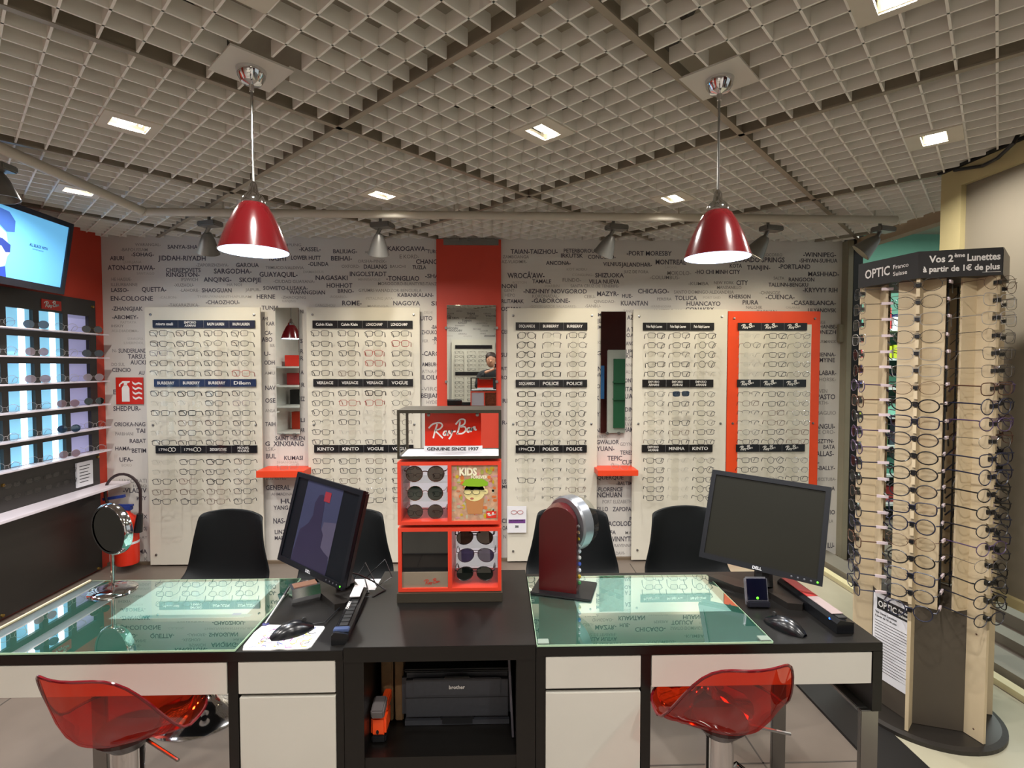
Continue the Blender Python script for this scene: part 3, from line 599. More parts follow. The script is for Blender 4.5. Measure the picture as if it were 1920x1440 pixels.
def board(lab, x0, x1, ztop, cols, zr, styles, hdrs, nm, hdrcol='14161C', red=False, seed=0):
    hu = {1: (288, 479), 2: (587, 774), 3: (967, 1101), 4: (1205, 1338), 5: (1383, 1512)}[seed]
    yb = 3.942
    r = root('display_board', lab, 'display board', ((x0+x1)/2, yb, 0))
    if red:
        obj('panel', MB().box(x0, yb, .02, x1, yb+.012, ztop, bev=.002), mat('board_orange', 'E0481C', .35), r, world=True)
        obj('white_insert', MB().box(x0+.085, yb-.003, .1, x1-.07, yb, ztop-.10), mat('board_white', 'D2CDBE', .35, var=.02), r, world=True)
    else: obj('panel', MB().box(x0, yb, .012, x1, yb+.012, ztop, bev=.002), mat('board_white', 'D2CDBE', .35, var=.02), r, world=True)
    bt = MB().lathe([(.0, -.008), (.008, -.006), (.009, 0), (.009, .05)], 12, M3((0, 0, 0), (-PI/2, 0, 0))).mesh('bolt', STEEL)
    for bx in (x0+.045, x1-.045):
        for bz in (.09, 1.06, ztop-.055):
            o = bpy.data.objects.new('bolt', bt); COL.objects.link(o); o.parent = r; o.location = (bx-(x0+x1)/2, 0, bz)
    # three brand strips above each block of frames
    zc = [zr[0]+.076, (zr[4]+zr[5])/2+.000, (zr[10]+zr[11])/2+.000]
    xw0 = onY(hu[0], 700, 3.93).x; xw1 = onY(hu[1], 700, 3.93).x
    for h_ in range(3):
        z = zc[h_]; hc = hdrcol if h_ != 1 or hdrcol != '20263A' else '1E3054'
        if hdrcol == '20263A' and h_ == 2: hc = '14161C'
        st = obj('brand_strip', MB().box(xw0, yb-.011, z-.028, xw1, yb-.001, z+.028), mat('strip_'+hc, hc, .3), r, world=True)
        ky = '%s%d' % (nm, h_); tbatch(ky, 'brand_lettering', PRWHITE, st)
        seg = (xw1-xw0)/len(cols)
        if h_ and not red:
            for k in range(1, len(cols)): pass
        dv = MB()
        for k in range(1, len(cols)): dv.box(xw0+seg*k-.0015, yb-.0122, z-.028, xw0+seg*k, yb-.0105, z+.028)
        obj('divider', dv, mat('strip_divider', '7C7C7C', .4), st, world=True)
        for k, s in enumerate(hdrs[h_]):
            xa = xw0+seg*k+seg*.14-r.location.x; yy = yb-.0125-r.location.y; wd = seg*.66
            if s == 'RB':
                lg = MB(); logo(lg, FRONT(xa, yy, z-.018), wd*.85, .55); obj('script_logo', lg, PRWHITE, st)
            elif '/' in s:
                a, b = s.split('/'); text(ky, a, FRONT(xa+wd*.15, yy, z+.003), wd*.7 , .017, .012); text(ky, b, FRONT(xa+wd*.17, yy, z-.020), wd*.66, .017, .012)
            elif s == '1796':
                text(ky, '1796', FRONT(xa, yy, z-.009), wd*.5, .019, .0)
                rg = MB()
                for q in (.66, .87): rg.tube([(xa+wd*q+.014*math.cos(2*PI*i/14), yy, z+.014*math.sin(2*PI*i/14)) for i in range(14)], .0022, 4, closed=True)
                obj('ring_mark', rg, PRWHITE, st)
            else:
                hh = .020 if len(s) > 6 else .023
                text(ky, s, FRONT(xa, yy, z-hh/2), wd if len(s) > 4 else wd*.7, hh, .015)
    strip = clearmat('acrylic_strip', 'FDFDFC', .02, .05)
    for k, cx in enumerate(cols):
        hs = MB(); hs.box(cx-.028, yb-.030, zr[15]-.05, cx+.028, yb-.027, zr[0]+.035)
        for z in zr: hs.box(cx-.002, 3.80, z-.001, cx+.002, yb-.029, z+.001)
        obj('holder_strip', hs, strip, r, world=True)
        for q, z in enumerate(zr):
            key, d = STY[styles[q][k]]; rr = random.Random(seed*1000+k*50+q)
            M = M3((cx+rr.uniform(-.003, .003), 3.80, z+rr.uniform(-.002, .002)), (rr.uniform(-.05, .02), rr.uniform(-.03, .03), rr.uniform(-.10, .10)))
            glasses(key, M, '%s eyeglasses, %s row down, %s column of the %s' % (d, ORD[q+1], ORD[k+1], nm), 'eyeglasses on the %s' % nm, tl=.66)
            # price tag hung behind the frame
    return r
def cx(*us): return [onY(u, 700, 3.80).x for u in us]
board('leftmost white display board, four columns of eyeglasses under navy and black strips', -2.59, -1.75, 1.93, cx(298, 349, 400, 451), ZR1,
      ["RRRR","RRGR","PRRR","RRRG","HRRD","RBBR","LLRP","RBRR","LTRR","LRRR","RRRR","LRBR","LRRG","RTBR","TTTR","RRTR"],
      [['roberto cavalli', 'EMPORIO/ARMANI', 'RALPH LAUREN', 'RALPH LAUREN'], ['BURBERRY', 'BURBERRY', 'BURBERRY', 'Dilem'], ['1796', '1796', 'ZADIG&VOLTAIRE', 'MICHAEL/KORS']], 'leftmost board', '20263A', seed=1)
board('white display board left of the red column, four columns under black strips', -1.413, -.578, 1.933, cx(601, 651, 701, 751), ZR1,
      ["RRRR","RRRD","RRDR","RGDG","RTRR","RRBG","RDDG","ORLG","HRLG","RLLG","RGRG","RRTR","RRRR","GTGR","GTGR","RRRR"],
      [['Calvin Klein', 'Calvin Klein', 'LONGCHAMP', 'LONGCHAMP'], ['VERSACE', 'VERSACE', 'VERSACE', 'VOGUE'], ['KINTO', 'KINTO', 'VOGUE', 'VOGUE']], 'second board', '16171A', seed=2)
board('white display board just right of the red column, three columns of eyeglasses', .074, .756, 1.93, cx(987, 1035, 1083), ZR2,
      ["AHR","AHG","ARG","ARG","RRT","BRR","BRG","OOO","ROO","BGO","BRR","HHG","LHG","RHH","LHT","LHH"],
      [['DSQUARED2', 'BURBERRY', 'BURBERRY'], ['DSQUARED2', 'POLICE', 'POLICE'], ['1796', 'POLICE', 'POLICE']], 'third board', '1A191B', seed=3)
board('white display board between the right mirror and the orange board', 1.024, 1.744, 1.925, cx(1230, 1277, 1325), ZR2,
      ["RRR","RRO","HHO","RRO","RRL","GSG","GRR","HHR","HRG","HTR","GRR","RLG","RLO","RLR","RLO","RLO"],
      [['Polo Ralph Lauren']*3, ['EMPORIO/ARMANI']*3, ['EMPORIO/ARMANI', 'MINIMA', 'KINTO']], 'fourth board', '1A191B', seed=4)
board('orange-red bordered display board with white insert at the right', 1.7485, 2.46, 1.913, cx(1409, 1457, 1503), ZR2,
      ["LRG","GRG","LRG","LRG","LRG","HRG","TRG","HTG","HTG","GRT","ROT","ROG","ROG","GGR","RRG","RRG"],
      [['RB']*3]*3, 'orange board', '14161A', red=True, seed=5)
# ------------------------------------------------------------ wall mirrors
def wall_mirror(lab, x0, x1, z0, z1, y):
    r = root('wall_mirror', lab, 'mirror', ((x0+x1)/2, y, z0))
    obj('glass', MB().box(x0, y-.004, z0, x1, y, z1), MIRROR, r, world=True)
    obj('backing', MB().box(x0, y, z0, x1, y+.006, z1), BLACKM, r, world=True)
    if z0 < 1.1:
        for f in (.27, .75):
            xc = x0+(x1-x0)*f; obj('clip', MB().tube([(xc, y+.01, z0-.004), (xc, y-.014, z0-.004)], .012, 12), STEEL, r, world=True)
    else:
        for xc in (x0-.006, x1+.006):
            for z in (z0+.18, z1-.17): obj('clip', MB().box(xc-.01, y-.008, z-.01, xc+.01, y+.004, z+.01, bev=.003), STEEL, r, world=True)
    return r
wall_mirror('narrow tall wall mirror between the two left boards', -1.652, -1.482, .985, 1.931, 3.975)
wall_mirror('rectangular mirror on the red column above the counter tower', -.377, -.010, 1.20, 1.953, 3.955)
wall_mirror('narrow tall wall mirror between third and fourth boards', .787, .975, .987, 1.91, 3.975)
# ------------------------------------------------------------ orange ledges
def ledge(lab, u0, u1, v0, v1, u1b, name2):
    yf = 3.80; a = onY(u0, v1, yf); b = onY(u1, v0, yf)
    r = root('wall_ledge', lab, 'shelf', ((a.x+b.x)/2, 3.9, a.z)); obj('board', MB().box(a.x, yf, a.z, b.x, 3.999, b.z, bev=.002), ORANGE, r, world=True)
    return (a.x+b.x)/2, b.z
lx, lz = ledge('orange wall ledge below the left narrow mirror, partly behind monitor', 480, 570, 883, 896, 0, '')
glasses(('rect', 'light', 'clear', .001), M3((lx+.05, 3.84, lz+.021), (0, 0, .5)), 'clear framed spectacles lying on the left orange ledge', 'spectacles on the orange ledges')
lx, lz = ledge('orange wall ledge below the right narrow mirror', 1121, 1197, 882, 893, 0, '')
glasses(('rect', 'light', 'clear', .001), M3((lx+.02, 3.84, lz+.021), (0, 0, -.4)), 'clear framed spectacles lying on the right orange ledge', 'spectacles on the orange ledges')
# ------------------------------------------------------------ fire sign, extinguisher, leaflet
a = onY(218, 758, 3.99); b = onY(267, 713, 3.99)
r = root('fire_sign', 'red square fire extinguisher sign with white extinguisher and flames', 'sign', (a.x, 3.99, a.z))
S = b.x-a.x; S = .2
obj('plate', MB().box(0, 0, 0, S, .004, S), RAYRED, r)
sg = MB(); F0 = FRONT(0, -.001, 0)
k = S/100
sg.prism([(22*k, 10*k), (50*k, 10*k), (50*k, 60*k), (44*k, 70*k), (28*k, 70*k), (22*k, 60*k)], 0, .0006, F0)
sg.prism([(30*k, 71*k), (42*k, 71*k), (42*k, 78*k), (52*k, 82*k), (52*k, 87*k), (26*k, 87*k), (12*k, 74*k), (12*k, 66*k), (17*k, 66*k), (17*k, 73*k), (28*k, 80*k), (30*k, 80*k)], 0, .0006, F0)
for q in range(4):
    yy = 14+18*q; sg.prism([(60*k, (yy+18)*k), (63*k, (yy+8)*k), (72*k, (yy+3)*k), (84*k, (yy+8)*k), (96*k, (yy+4)*k), (96*k, (yy+10)*k), (84*k, (yy+15)*k), (72*k, (yy+10)*k), (65*k, (yy+14)*k)], 0, .0006, F0)
obj('pictogram', sg, PRWHITE, r)
e0 = onY(238, 1010, 3.86)
r = root('fire_extinguisher', 'red fire extinguisher with black hose loop on the wall behind mirror stand', 'fire extinguisher', (e0.x, 3.86, 0.06))
obj('cylinder', MB().lathe([(0, .0), (.072, .0), (.076, .02), (.076, .29), (.06, .34), (.028, .37), (.025, .39), (0, .39)], 28), mat('extinguisher_red', 'D02C14', .25), r, smooth=True)
obj('label_band', MB().lathe([(.0765, .15), (.0768, .152), (.0768, .165), (.0765, .167)], 28), PAPER, r)
obj('valve', MB().box(-.03, -.02, .39, .04, .02, .42, bev=.005).box(-.07, -.01, .42, .05, .01, .432).box(-.09, -.012, .45, .06, .012, .47, M3((0, 0, .03), (0, -.15, 0))), mat('valve_blue', '2A3A80', .4), r)
obj('hose', MB().tube([(.03, 0, .41)]+[(.0+.125*math.cos(t), -.03, .52+.14*math.sin(t)) for t in [math.radians(q) for q in range(235, -20, -15)]]+[(.122, -.03, .40), (.118, -.03, .36)], .010, 8), mat('hose_dark', '2A1A1C', .45), r, smooth=True)
obj('nozzle', MB().tube([(.118, -.03, .37), (.10, -.03, .24)], [.02, .03], 12), BLACKP, r)
a = onY(951, 999, 3.925); b = onY(987, 949, 3.925)
r = root('leaflet_holder', 'small white leaflet with red eyeglasses and purple band on third board', 'leaflet', (a.x, 3.925, a.z))
wdt = b.x-a.x; ht = b.z-a.z
obj('sheet', MB().box(0, 0, 0, wdt, .003, ht), PAPER, r)
obj('purple_band', MB().box(.01, -.001, ht*.36, wdt-.008, 0, ht*.50), mat('purple', '6A3A80', .5), r)
lf = MB()
for q in (.35, .68): lf.tube([(wdt*q+.022*math.cos(t*PI/6), -.001, ht*.77+.014*math.sin(t*PI/6)) for t in range(12)], .0018, 4, closed=True)
obj('printed_eyeglasses', lf, GC['red'], r)
tbatch('leaf', 'leaflet_lines', INK, r); text('leaf', 'SECONDE PAIRE', FRONT(.02, -.002, ht*.44), wdt*.7, .008, .02); text('leaf', 'ZEISS', FRONT(wdt*.4, -.001, ht*.2), wdt*.2, .014, .05)

# ------------------------------------------------------------ boards on the opposite wall, read in the centre mirror
RW = Matrix.Translation(Vector((0, YF, 0))) @ Euler((0, 0, PI)).to_matrix().to_4x4()
def back_board(lab, xc, wd, cols, filled):
    r = root('display_board', lab, 'display board', (xc, YF, 0), (0, 0, PI))
    obj('panel', MB().box(-wd/2, -.06, .012, wd/2, -.048, 1.93), MATS['board_white'], r)
    for z in (1.813, 1.37, .865): obj('brand_strip', MB().box(-wd/2+.05, -.072, z-.028, wd/2-.06, -.0605, z+.028), MATS['strip_1A191B'], r)
    if filled:
        for k, c in enumerate(cols):
            for q, z in enumerate(ZR2):
                key, d = STY['RGHRGHARGRHGRGHR'[(k*5+q) % 16]]
                glasses(key, M3((c, YF+.19, z), (0, 0, PI)), '%s eyeglasses reflected in the centre mirror, %s row, %s column' % (d, ORD[q+1], ORD[k+1]), 'eyeglasses on the reflected board')
back_board('white display board with eyeglasses behind the photographer, seen in centre mirror', -.40, .72, (-.63, -.43, -.24), True)
back_board('bare white display board on the opposite wall, leftmost in the centre mirror', -1.20, .78, (), False)
# ============================================================ LEFT WALL: lit sunglasses cabinet and television
XU = XL
PANM = mat('cabinet_black', '1C1917', .35)
cu = root('display_cabinet', 'black wall cabinet with backlit niches and white shelves of sunglasses', 'display cabinet', (XU, 3.0, 0))
FX = XU+.035
cols = [(3.634-.2235*k, 3.815-.2235*k) for k in range(6)]
zs = [1.727-.1676*k for k in range(6)]
fb = MB(); y_lo = cols[-1][0]-.05
fb.box(XU, y_lo, 0.02, FX, 3.88, .889-.01); fb.box(XU, y_lo, zs[0]+.122, FX, 3.88, 1.965)
for k in range(6):
    zt = zs[k]+.122; zb = zs[k]+.0
    if k: fb.box(XU, y_lo, zt, FX, 3.88, zs[k-1]-.001)
    ys = [3.88]+[y for c in cols for y in (c[1], c[0])]+[y_lo]
    for q in range(0, len(ys), 2): fb.box(XU, ys[q+1], zb, FX, ys[q], zt)
obj('front_panel', fb, PANM, cu, world=True)
LPC = mat('niche_light', '84C4E4', .5, emit=.75, var=.02); LPS = mat('niche_tube', 'E8F6FF', .5, emit=1.8, var=0); LPD = mat('niche_dim', 'A8A8D4', .5, emit=.35, var=.02)
for c, (y0, y1) in enumerate(cols):
    for k in range(6):
        z = zs[k]; o = obj('light_niche', MB().box(XU+.002, y0, z, XU+.012, y1, z+.122), LPD if c == 0 else LPC, cu, world=True)
        if c: obj('glow_tube', MB().box(XU+.0122, y0+.10, z, XU+.014, y0+.145, z+.122), LPS, o, world=True)
SHM = mat('shelf_white_gloss', 'E0D8E0', .3)
for k in range(6): obj('shelf', MB().box(FX-.01, y_lo, zs[k]-.009, FX+.075, 3.905, zs[k], bev=.001), SHM, cu, world=True)
for y, z in ((3.85, 1.92), (3.86, .84), (3.13, .80), (3.84, .03), (3.1, .04)):
    obj('stud', MB().lathe([(0, .012), (.009, .010), (.011, 0)], 12, M3((0, 0, 0), (0, PI/2, 0))), GC['gold'], cu, loc=(FX-XU, y-3.0, z))
WALLR = lambda y, z, off=0: Matrix.Translation(Vector((FX+.003+off, y, z))) @ Euler((PI/2, 0, PI/2)).to_matrix().to_4x4()
# left wall reads with local x along +Y seen from the room
o = obj('logo_plate', MB().box(FX, 3.43, 1.862, FX+.004, 3.58, 1.925), RAYRED, cu, world=True)
lg = MB(); logo(lg, Matrix.Translation(Vector((FX-XU+.0055, .445, 1.872))) @ Euler((PI/2, 0, PI/2)).to_matrix().to_4x4(), .115, .55); obj('script_logo', lg, PRWHITE, o)
tbatch('cabl', 'dark_lettering', mat('faint_black', '0C0B0B', .5), cu)
# notice card
o = obj('notice_card', MB().box(FX, 3.66, .66, FX+.012, 3.80, .83), PAPER, cu, world=True)
ln = MB()
for q in range(6): ln.box(FX+.0121, 3.68, .80-.022*q, FX+.0128, 3.775-.01*(q % 3), .805-.022*q)
obj('printed_line', ln, INK, o, world=True)
# wide lower shelf
a = onX(0, 957, XU+.14)
ls = root('long_wall_shelf', 'long white shelf under the black sunglasses cabinet', 'shelf', (XU, 3.0, .63))
obj('board', MB().box(FX, y_lo, .622, XU+.19, 3.97, .640, bev=.002), SHM, ls, world=True)
rnd = random.Random(9)
SUNV = [['brown', 'clear', 'blue'], ['grey', 'clear', 'rose'], ['rose', 'clear', 'rose'], ['green', 'rose', 'clear'], ['clear', 'blue', 'clear'], ['clear', 'rose', 'clear']]
for k in range(6):
    for c in range(4):
        ln_ = SUNV[k][c] if c < 3 else 'clear'; yc = (cols[c][0]+cols[c][1])/2
        M = Matrix.Translation(Vector((FX+.062, yc+.04, zs[k]+.0268))) @ Euler((0, 0, PI/2+rnd.uniform(-.2, .2)-.55)).to_matrix().to_4x4()
        d = {'clear': 'pale lensed round', 'brown': 'brown lensed round', 'blue': 'blue lensed round', 'grey': 'dark grey lensed round', 'rose': 'rose lensed round', 'green': 'dark green lensed round'}[ln_]
        glasses(('sunround', 'light' if ln_ in ('clear', 'rose') else 'gold' if ln_ == 'brown' else 'metal', ln_, .0009), M,
                '%s sunglasses on %s lit shelf down, %s niche from the wall corner' % (d, ORD[k+1], ORD[c+1]), 'sunglasses on the lit wall shelves', 'sunglasses', 'sunglasses', .98)
for q in range(8):
    y = 3.18+.14*(q % 4); z = .79-.07*(q//4)
    M = Matrix.Translation(Vector((FX+.013, y, z))) @ Euler((0, 0, PI/2)).to_matrix().to_4x4() @ Matrix.Diagonal((1, .09, 1, 1))
    glasses(('rect', 'black', 'clear', .0012), M, 'black folded eyeglasses on the dark lower panel, %s row, %s from left' % (ORD[1+q//4], ORD[1+q % 4]), 'black eyeglasses on the dark lower panel', 'eyeglasses', 'eyeglasses', .85)
# television (tilted down on a bracket)
YT = 3.42
tr_, br_ = onY(135, 420, YT), onY(117, 552, YT)
mid = (tr_+br_)/2; upv = (tr_-br_); hh = upv.length
tv = root('television', 'wall television showing a light blue advertisement with a face', 'television', tuple(mid), None)
lx_ = Vector((0.06, -1, 0)).normalized()          # direction away from the corner, towards the viewer
xax = -lx_; zax = upv.normalized(); yax = zax.cross(xax).normalized(); zax = xax.cross(yax).normalized()
tv.matrix_world = Matrix.Translation(mid) @ Matrix((xax, yax, zax)).transposed().to_4x4()
WT = .80; h2 = hh/2
obj('casing', MB().box(-WT, .0, -h2, 0, .05, h2, bev=.006), BLACKP, tv)
obj('bezel', MB().box(-WT, -.012, h2-.03, 0, .0, h2).box(-WT, -.012, -h2, 0, .0, -h2+.04).box(-.03, -.012, -h2+.04, 0, 0, h2-.03).box(-WT, -.012, -h2+.04, -WT+.03, 0, h2-.03), mat('tv_bezel', '1C1E2A', .2), tv)
sc = obj('screen', MB().box(-WT+.03, -.004, -h2+.04, -.03, -.001, h2-.03), mat('tv_picture', '6CBCF0', .4, emit=.62, var=.03, scale=1.5), tv)
def flat(name, poly, hexc, par, M, emit=.6):
    return obj(name, MB().prism(poly, 0, .0004, M), mat(name+hexc, hexc, .5, emit=emit, var=.02), par)
SF = FRONT(.045, -.0045, 0)
flat('pictured_hair', [(-.70, .19), (-.5, .17), (-.455, .13), (-.45, .07), (-.50, .06), (-.55, .09), (-.70, .08)], '3C62B0', sc, SF)
flat('pictured_face', [(-.70, .08), (-.56, .085), (-.50, .055), (-.475, -.02), (-.462, -.05), (-.475, -.07), (-.48, -.12), (-.53, -.15), (-.70, -.12)], 'A4C4EC', sc, SF)
flat('pictured_sunglasses', [(-.70, .03), (-.52, .02), (-.465, -.005), (-.462, -.045), (-.49, -.05), (-.52, -.02), (-.58, -.02), (-.62, -.05), (-.70, -.05)], '283C88', sc, FRONT(.045, -.005, 0))
flat('pictured_jacket', [(-.70, -.12), (-.55, -.15), (-.48, -.125), (-.465, -.185), (-.70, -.185)], '2C48A8', sc, FRONT(.045, -.005, 0))
tbatch('tvt', 'screen_caption', mat('tv_ink', '1E4A88', .5), sc); text('tvt', 'ALL BLACK WITH', FRONT(-.30, -.006, .02), .13, .016, .02); text('tvt', 'DISCOVER THE STORY', FRONT(-.275, -.006, .003), .08, .007, 0)
obj('bracket', MB().box(-.45, .05, -.1, -.25, .12, .1), BLACKM, tv)
# ============================================================ BLACK CHAIRS BEHIND THE DESK
def smooth(t): return t*t*(3-2*t)
def make_chair():
    r = root('shell_chair', 'x', 'chair')
    rows = []
    # profile from the front of the seat (towards -Y) to the top of the back
    prof = [(-.20, .435, .19), (-.16, .455, .205), (-.08, .452, .21), (.02, .447, .215), (.10, .452, .22), (.155, .48, .222), (.185, .53, .220), (.20, .60, .205), (.213, .68, .190), (.224, .75, .178), (.230, .79, .172), (.232, .812, .162), (.233, .822, .140)]
    for y, z, hw in prof:
        row = []
        for q in range(-8, 9):
            t = q/8; back = max(0, min(1, (z-.46)/.2))
            curl = abs(t)**3
            row.append((hw*t, y-.05*curl*back*(1 if z < .8 else .6), z+.045*curl*(1-back) - (.012*t*t if z > .8 else 0)))
        rows.append(row)
    o = obj('seat_shell', MB().grid(rows), CHAIRM, r, smooth=True)
    m = o.modifiers.new('s', 'SOLIDIFY'); m.thickness = .012; m = o.modifiers.new('b', 'SUBSURF'); m.levels = 1; m.render_levels = 1
    obj('seat_cushion', MB().lathe([(0, .462), (.15, .462), (.17, .472), (.15, .485), (0, .488)], 24), CHAIRM, r, smooth=True)
    obj('pedestal', MB().lathe([(.05, .44), (.05, .42), (.025, .41), (.025, .1), (.035, .07)], 20), CHROME, r, smooth=True)
    obj('base_disc', MB().lathe([(.035, .085), (.06, .055), (.12, .032), (.19, .014), (.205, .004), (.205, 0), (0, 0)], 40), CHROME, r, smooth=True)
    return r
ch0 = make_chair()
CH = [((447, 965), -.22, 'black shell chair at the left desk, furthest left', 2.28), ((655, 962), .06, 'black shell chair behind the tilted left monitor', 2.28),
      ((1072, 962), -.10, 'black shell chair behind the red mirror stand', 2.28), ((1272, 965), .20, 'black shell chair left of the right monitor', 2.28)]
for n, ((u, v), rz, lab, Y) in enumerate(CH):
    c = ch0 if n == 0 else copy_tree(ch0)
    top = onY(u, v, Y+.23); c.location = (top.x-.23*math.sin(-rz), Y, 0); c.rotation_euler = (0, 0, rz); c['label'] = lab; c['group'] = 'black shell chairs'
# ============================================================ DESKS
ZD = .748
def desk_left():
    r = root('reception_desk', 'left black desk with white drawers and a glass covered top', 'desk', (-.9, 1.6, 0))
    P = lambda n, mb, m, par=r, **k: obj(n, mb, m, par, world=True, **k)
    P('top_slab', MB().box(-1.412, 1.372, .722, -.409, 1.84, ZD, bev=.001), BLACKW)
    P('leg', MB().box(-1.41, 1.378, 0, -1.36, 1.392, .720, bev=.002), STEEL)
    P('leg', MB().box(-1.41, 1.82, 0, -1.36, 1.834, .720, bev=.002), STEEL)
    P('side_panel', MB().box(-.711, 1.376, 0, -.685, 1.83, .722), BLACKW)
    P('side_panel', MB().box(-.428, 1.376, 0, -.409, 1.83, .722), BLACKW)
    P('back_panel', MB().box(-.685, 1.81, 0, -.428, 1.83, .722), BLACKW)
    P('drawer', MB().box(-1.384, 1.374, .634, -.713, 1.388, .7195, bev=.001).box(-1.37, 1.39, .637, -.72, 1.74, .71), WLAM)
    P('drawer', MB().box(-.683, 1.374, .634, -.43, 1.388, .7195, bev=.001), WLAM)
    P('rail', MB().box(-.685, 1.388, .60, -.428, 1.41, .722), BLACKW)
    P('door', MB().box(-.681, 1.374, .06, -.430, 1.39, .624, bev=.001), WLAM)
    P('plinth', MB().box(-.685, 1.39, 0, -.428, 1.41, .06), BLACKW)
    P('edge_trim', MB().box(-1.418, 1.372, .735, -1.412, 1.84, .756), CREAM)
desk_left()
def desk_right():
    r = root('reception_desk', 'right black desk with white drawers, glass top and steel legs', 'desk', (.57, 1.6, 0))
    P = lambda n, mb, m, par=r, **k: obj(n, mb, m, par, world=True, **k)
    P('top_slab', MB().box(.103, 1.372, .724, 1.047, 1.87, ZD, bev=.001), BLACKW)
    P('side_panel', MB().box(.103, 1.376, 0, .127, 1.83, .724), BLACKW)
    P('side_panel', MB().box(.387, 1.376, 0, .413, 1.83, .724), BLACKW)
    P('side_panel', MB().box(1.021, 1.372, .557, 1.047, 1.87, .724), BLACKW)
    P('back_panel', MB().box(.127, 1.81, 0, .387, 1.83, .724), BLACKW)
    P('modesty_panel', MB().box(.413, 1.80, .60, 1.021, 1.82, .724), BLACKW)
    P('drawer', MB().box(.129, 1.374, .634, .385, 1.388, .7205, bev=.001), WLAM)
    P('drawer', MB().box(.415, 1.374, .634, 1.019, 1.388, .7205, bev=.001).box(.425, 1.39, .637, 1.01, 1.70, .71), WLAM)
    P('rail', MB().box(.127, 1.388, .60, .387, 1.41, .722), BLACKW)
    P('door', MB().box(.129, 1.374, .06, .385, 1.39, .622, bev=.001), WLAM)
    P('plinth', MB().box(.127, 1.39, 0, .387, 1.41, .06), BLACKW)
    P('leg', MB().box(.995, 1.378, 0, 1.045, 1.392, .556, bev=.002), STEEL)
    P('leg', MB().box(.995, 1.83, 0, 1.045, 1.845, .556, bev=.002), STEEL)
    P('leg_bridge', MB().box(.995, 1.392, .544, 1.045, 1.83, .556, bev=.002), STEEL)
desk_right()
def cabinet():
    r = root('printer_cabinet', 'black open middle cabinet holding the printer between the two desks', 'cabinet', (-.15, 1.6, 0))
    P = lambda n, mb, m, par=r, **k: obj(n, mb, m, par, world=True, **k)
    x0, x1 = -.407, .101
    P('top', MB().box(x0, 1.370, .716, x1, 1.885, .757, bev=.001), BLACKW)
    P('side_panel', MB().box(x0, 1.374, 0, x0+.052, 1.88, .716), BLACKW)
    P('side_panel', MB().box(x1-.051, 1.374, 0, x1, 1.88, .716), BLACKW)
    P('shelf', MB().box(x0+.052, 1.378, .418, x1-.051, 1.87, .452), BLACKW)
    P('lower_board', MB().box(x0+.052, 1.40, .06, x1-.051, 1.42, .418), BLACKW)
    P('back_panel', MB().box(x0+.052, 1.86, .05, x1-.051, 1.875, .716), BLACKM)
cabinet()
# glass sheets with a teal underlay and white pads below
GLASS = clearmat('desk_glass', 'E0F2EE', .52, .0)
nt_ = GLASS.node_tree; lw = nt_.nodes.new('ShaderNodeLayerWeight'); lw.inputs['Blend'].default_value = .5
ma = nt_.nodes.new('ShaderNodeMath'); ma.operation = 'MULTIPLY_ADD'; ma.inputs[1].default_value = .98; ma.inputs[2].default_value = .05; ma.use_clamp = True
nt_.links.new(lw.outputs['Facing'], ma.inputs[0])
for n_ in nt_.nodes:
    if n_.type == 'MIX_SHADER': nt_.links.new(ma.outputs[0], n_.inputs[0])
GEDGE = mat('glass_edge', 'A8C8A8', .2)
TEAL = mat('teal_underlay', '4C6E66', .5, var=.03)
for nm, x0, x1, y0, y1, lab in (('l', -1.405, -.690, 1.373, 1.835, 'left clear desk glass over a teal mat, reflecting the boards'), ('r', .106, .744, 1.373, 1.826, 'right clear desk glass over a teal mat, reflecting the boards')):
    r = root('desk_glass', lab, 'glass top', ((x0+x1)/2, (y0+y1)/2, ZD))
    obj('underlay', MB().box(x0, y0+.001, ZD+.0004, x1, y1, ZD+.0016), TEAL, r, world=True)
    pn = obj('pane', MB().box(x0, y0, ZD+.0025, x1, y1, ZD+.0070), GLASS, r, world=True)
    pn.data.materials.append(clearmat('glass_body', 'E8F6F0', .0))
    for f_ in pn.data.polygons: f_.material_index = 0 if f_.normal.z > .5 else 1
    e = MB(); e.box(x0, y0-.001, ZD+.002, x1, y0, ZD+.007).box(x1, y0, ZD+.002, x1+.001, y1, ZD+.007).box(x0, y1, ZD+.002, x1, y1+.001, ZD+.007)
    if nm == 'r': e.box(x0-.001, y0, ZD+.002, x0, y1, ZD+.007)
    obj('pane_edge', e, GEDGE, r, world=True)
obj_ = obj('white_pad', MB().box(-1.152, 1.562, ZD+.0017, -.757, 1.828, ZD+.0021), PAPER); tag(obj_, 'large white paper pad under the left desk glass', 'paper pad')
tb_ = MB().box(-1.06, 1.564, ZD+.00212, -.74, 1.582, ZD+.0022); o = obj('teal_band', tb_, mat('pad_teal', '4E9AA0', .5), obj_)
o = obj('blue_mark', MB().box(-.80, 1.575, ZD+.00222, -.775, 1.59, ZD+.0023), mat('pad_blue', '2A6AC0', .5), obj_)
obj_ = obj('white_pad', MB().box(.245, 1.56, ZD+.0017, .715, 1.820, ZD+.0021), PAPER); tag(obj_, 'large white paper pad under the right desk glass', 'paper pad')
o = obj('corner_pad', MB().box(0, 0, 0, .03, .025, .003, bev=.001), mat('pad_clear', '6E7A70', .4), loc=(.108, 1.375, ZD+.0072)); tag(o, 'small rubber corner pad, left front corner of right glass', 'pad', 'glass corner pads')
o = obj('corner_pad', MB().box(0, 0, 0, .03, .025, .003, bev=.001), mat('pad_clear', '6E7A70', .4), loc=(.712, 1.375, ZD+.0072)); tag(o, 'small rubber corner pad, right front corner of right glass', 'pad', 'glass corner pads')
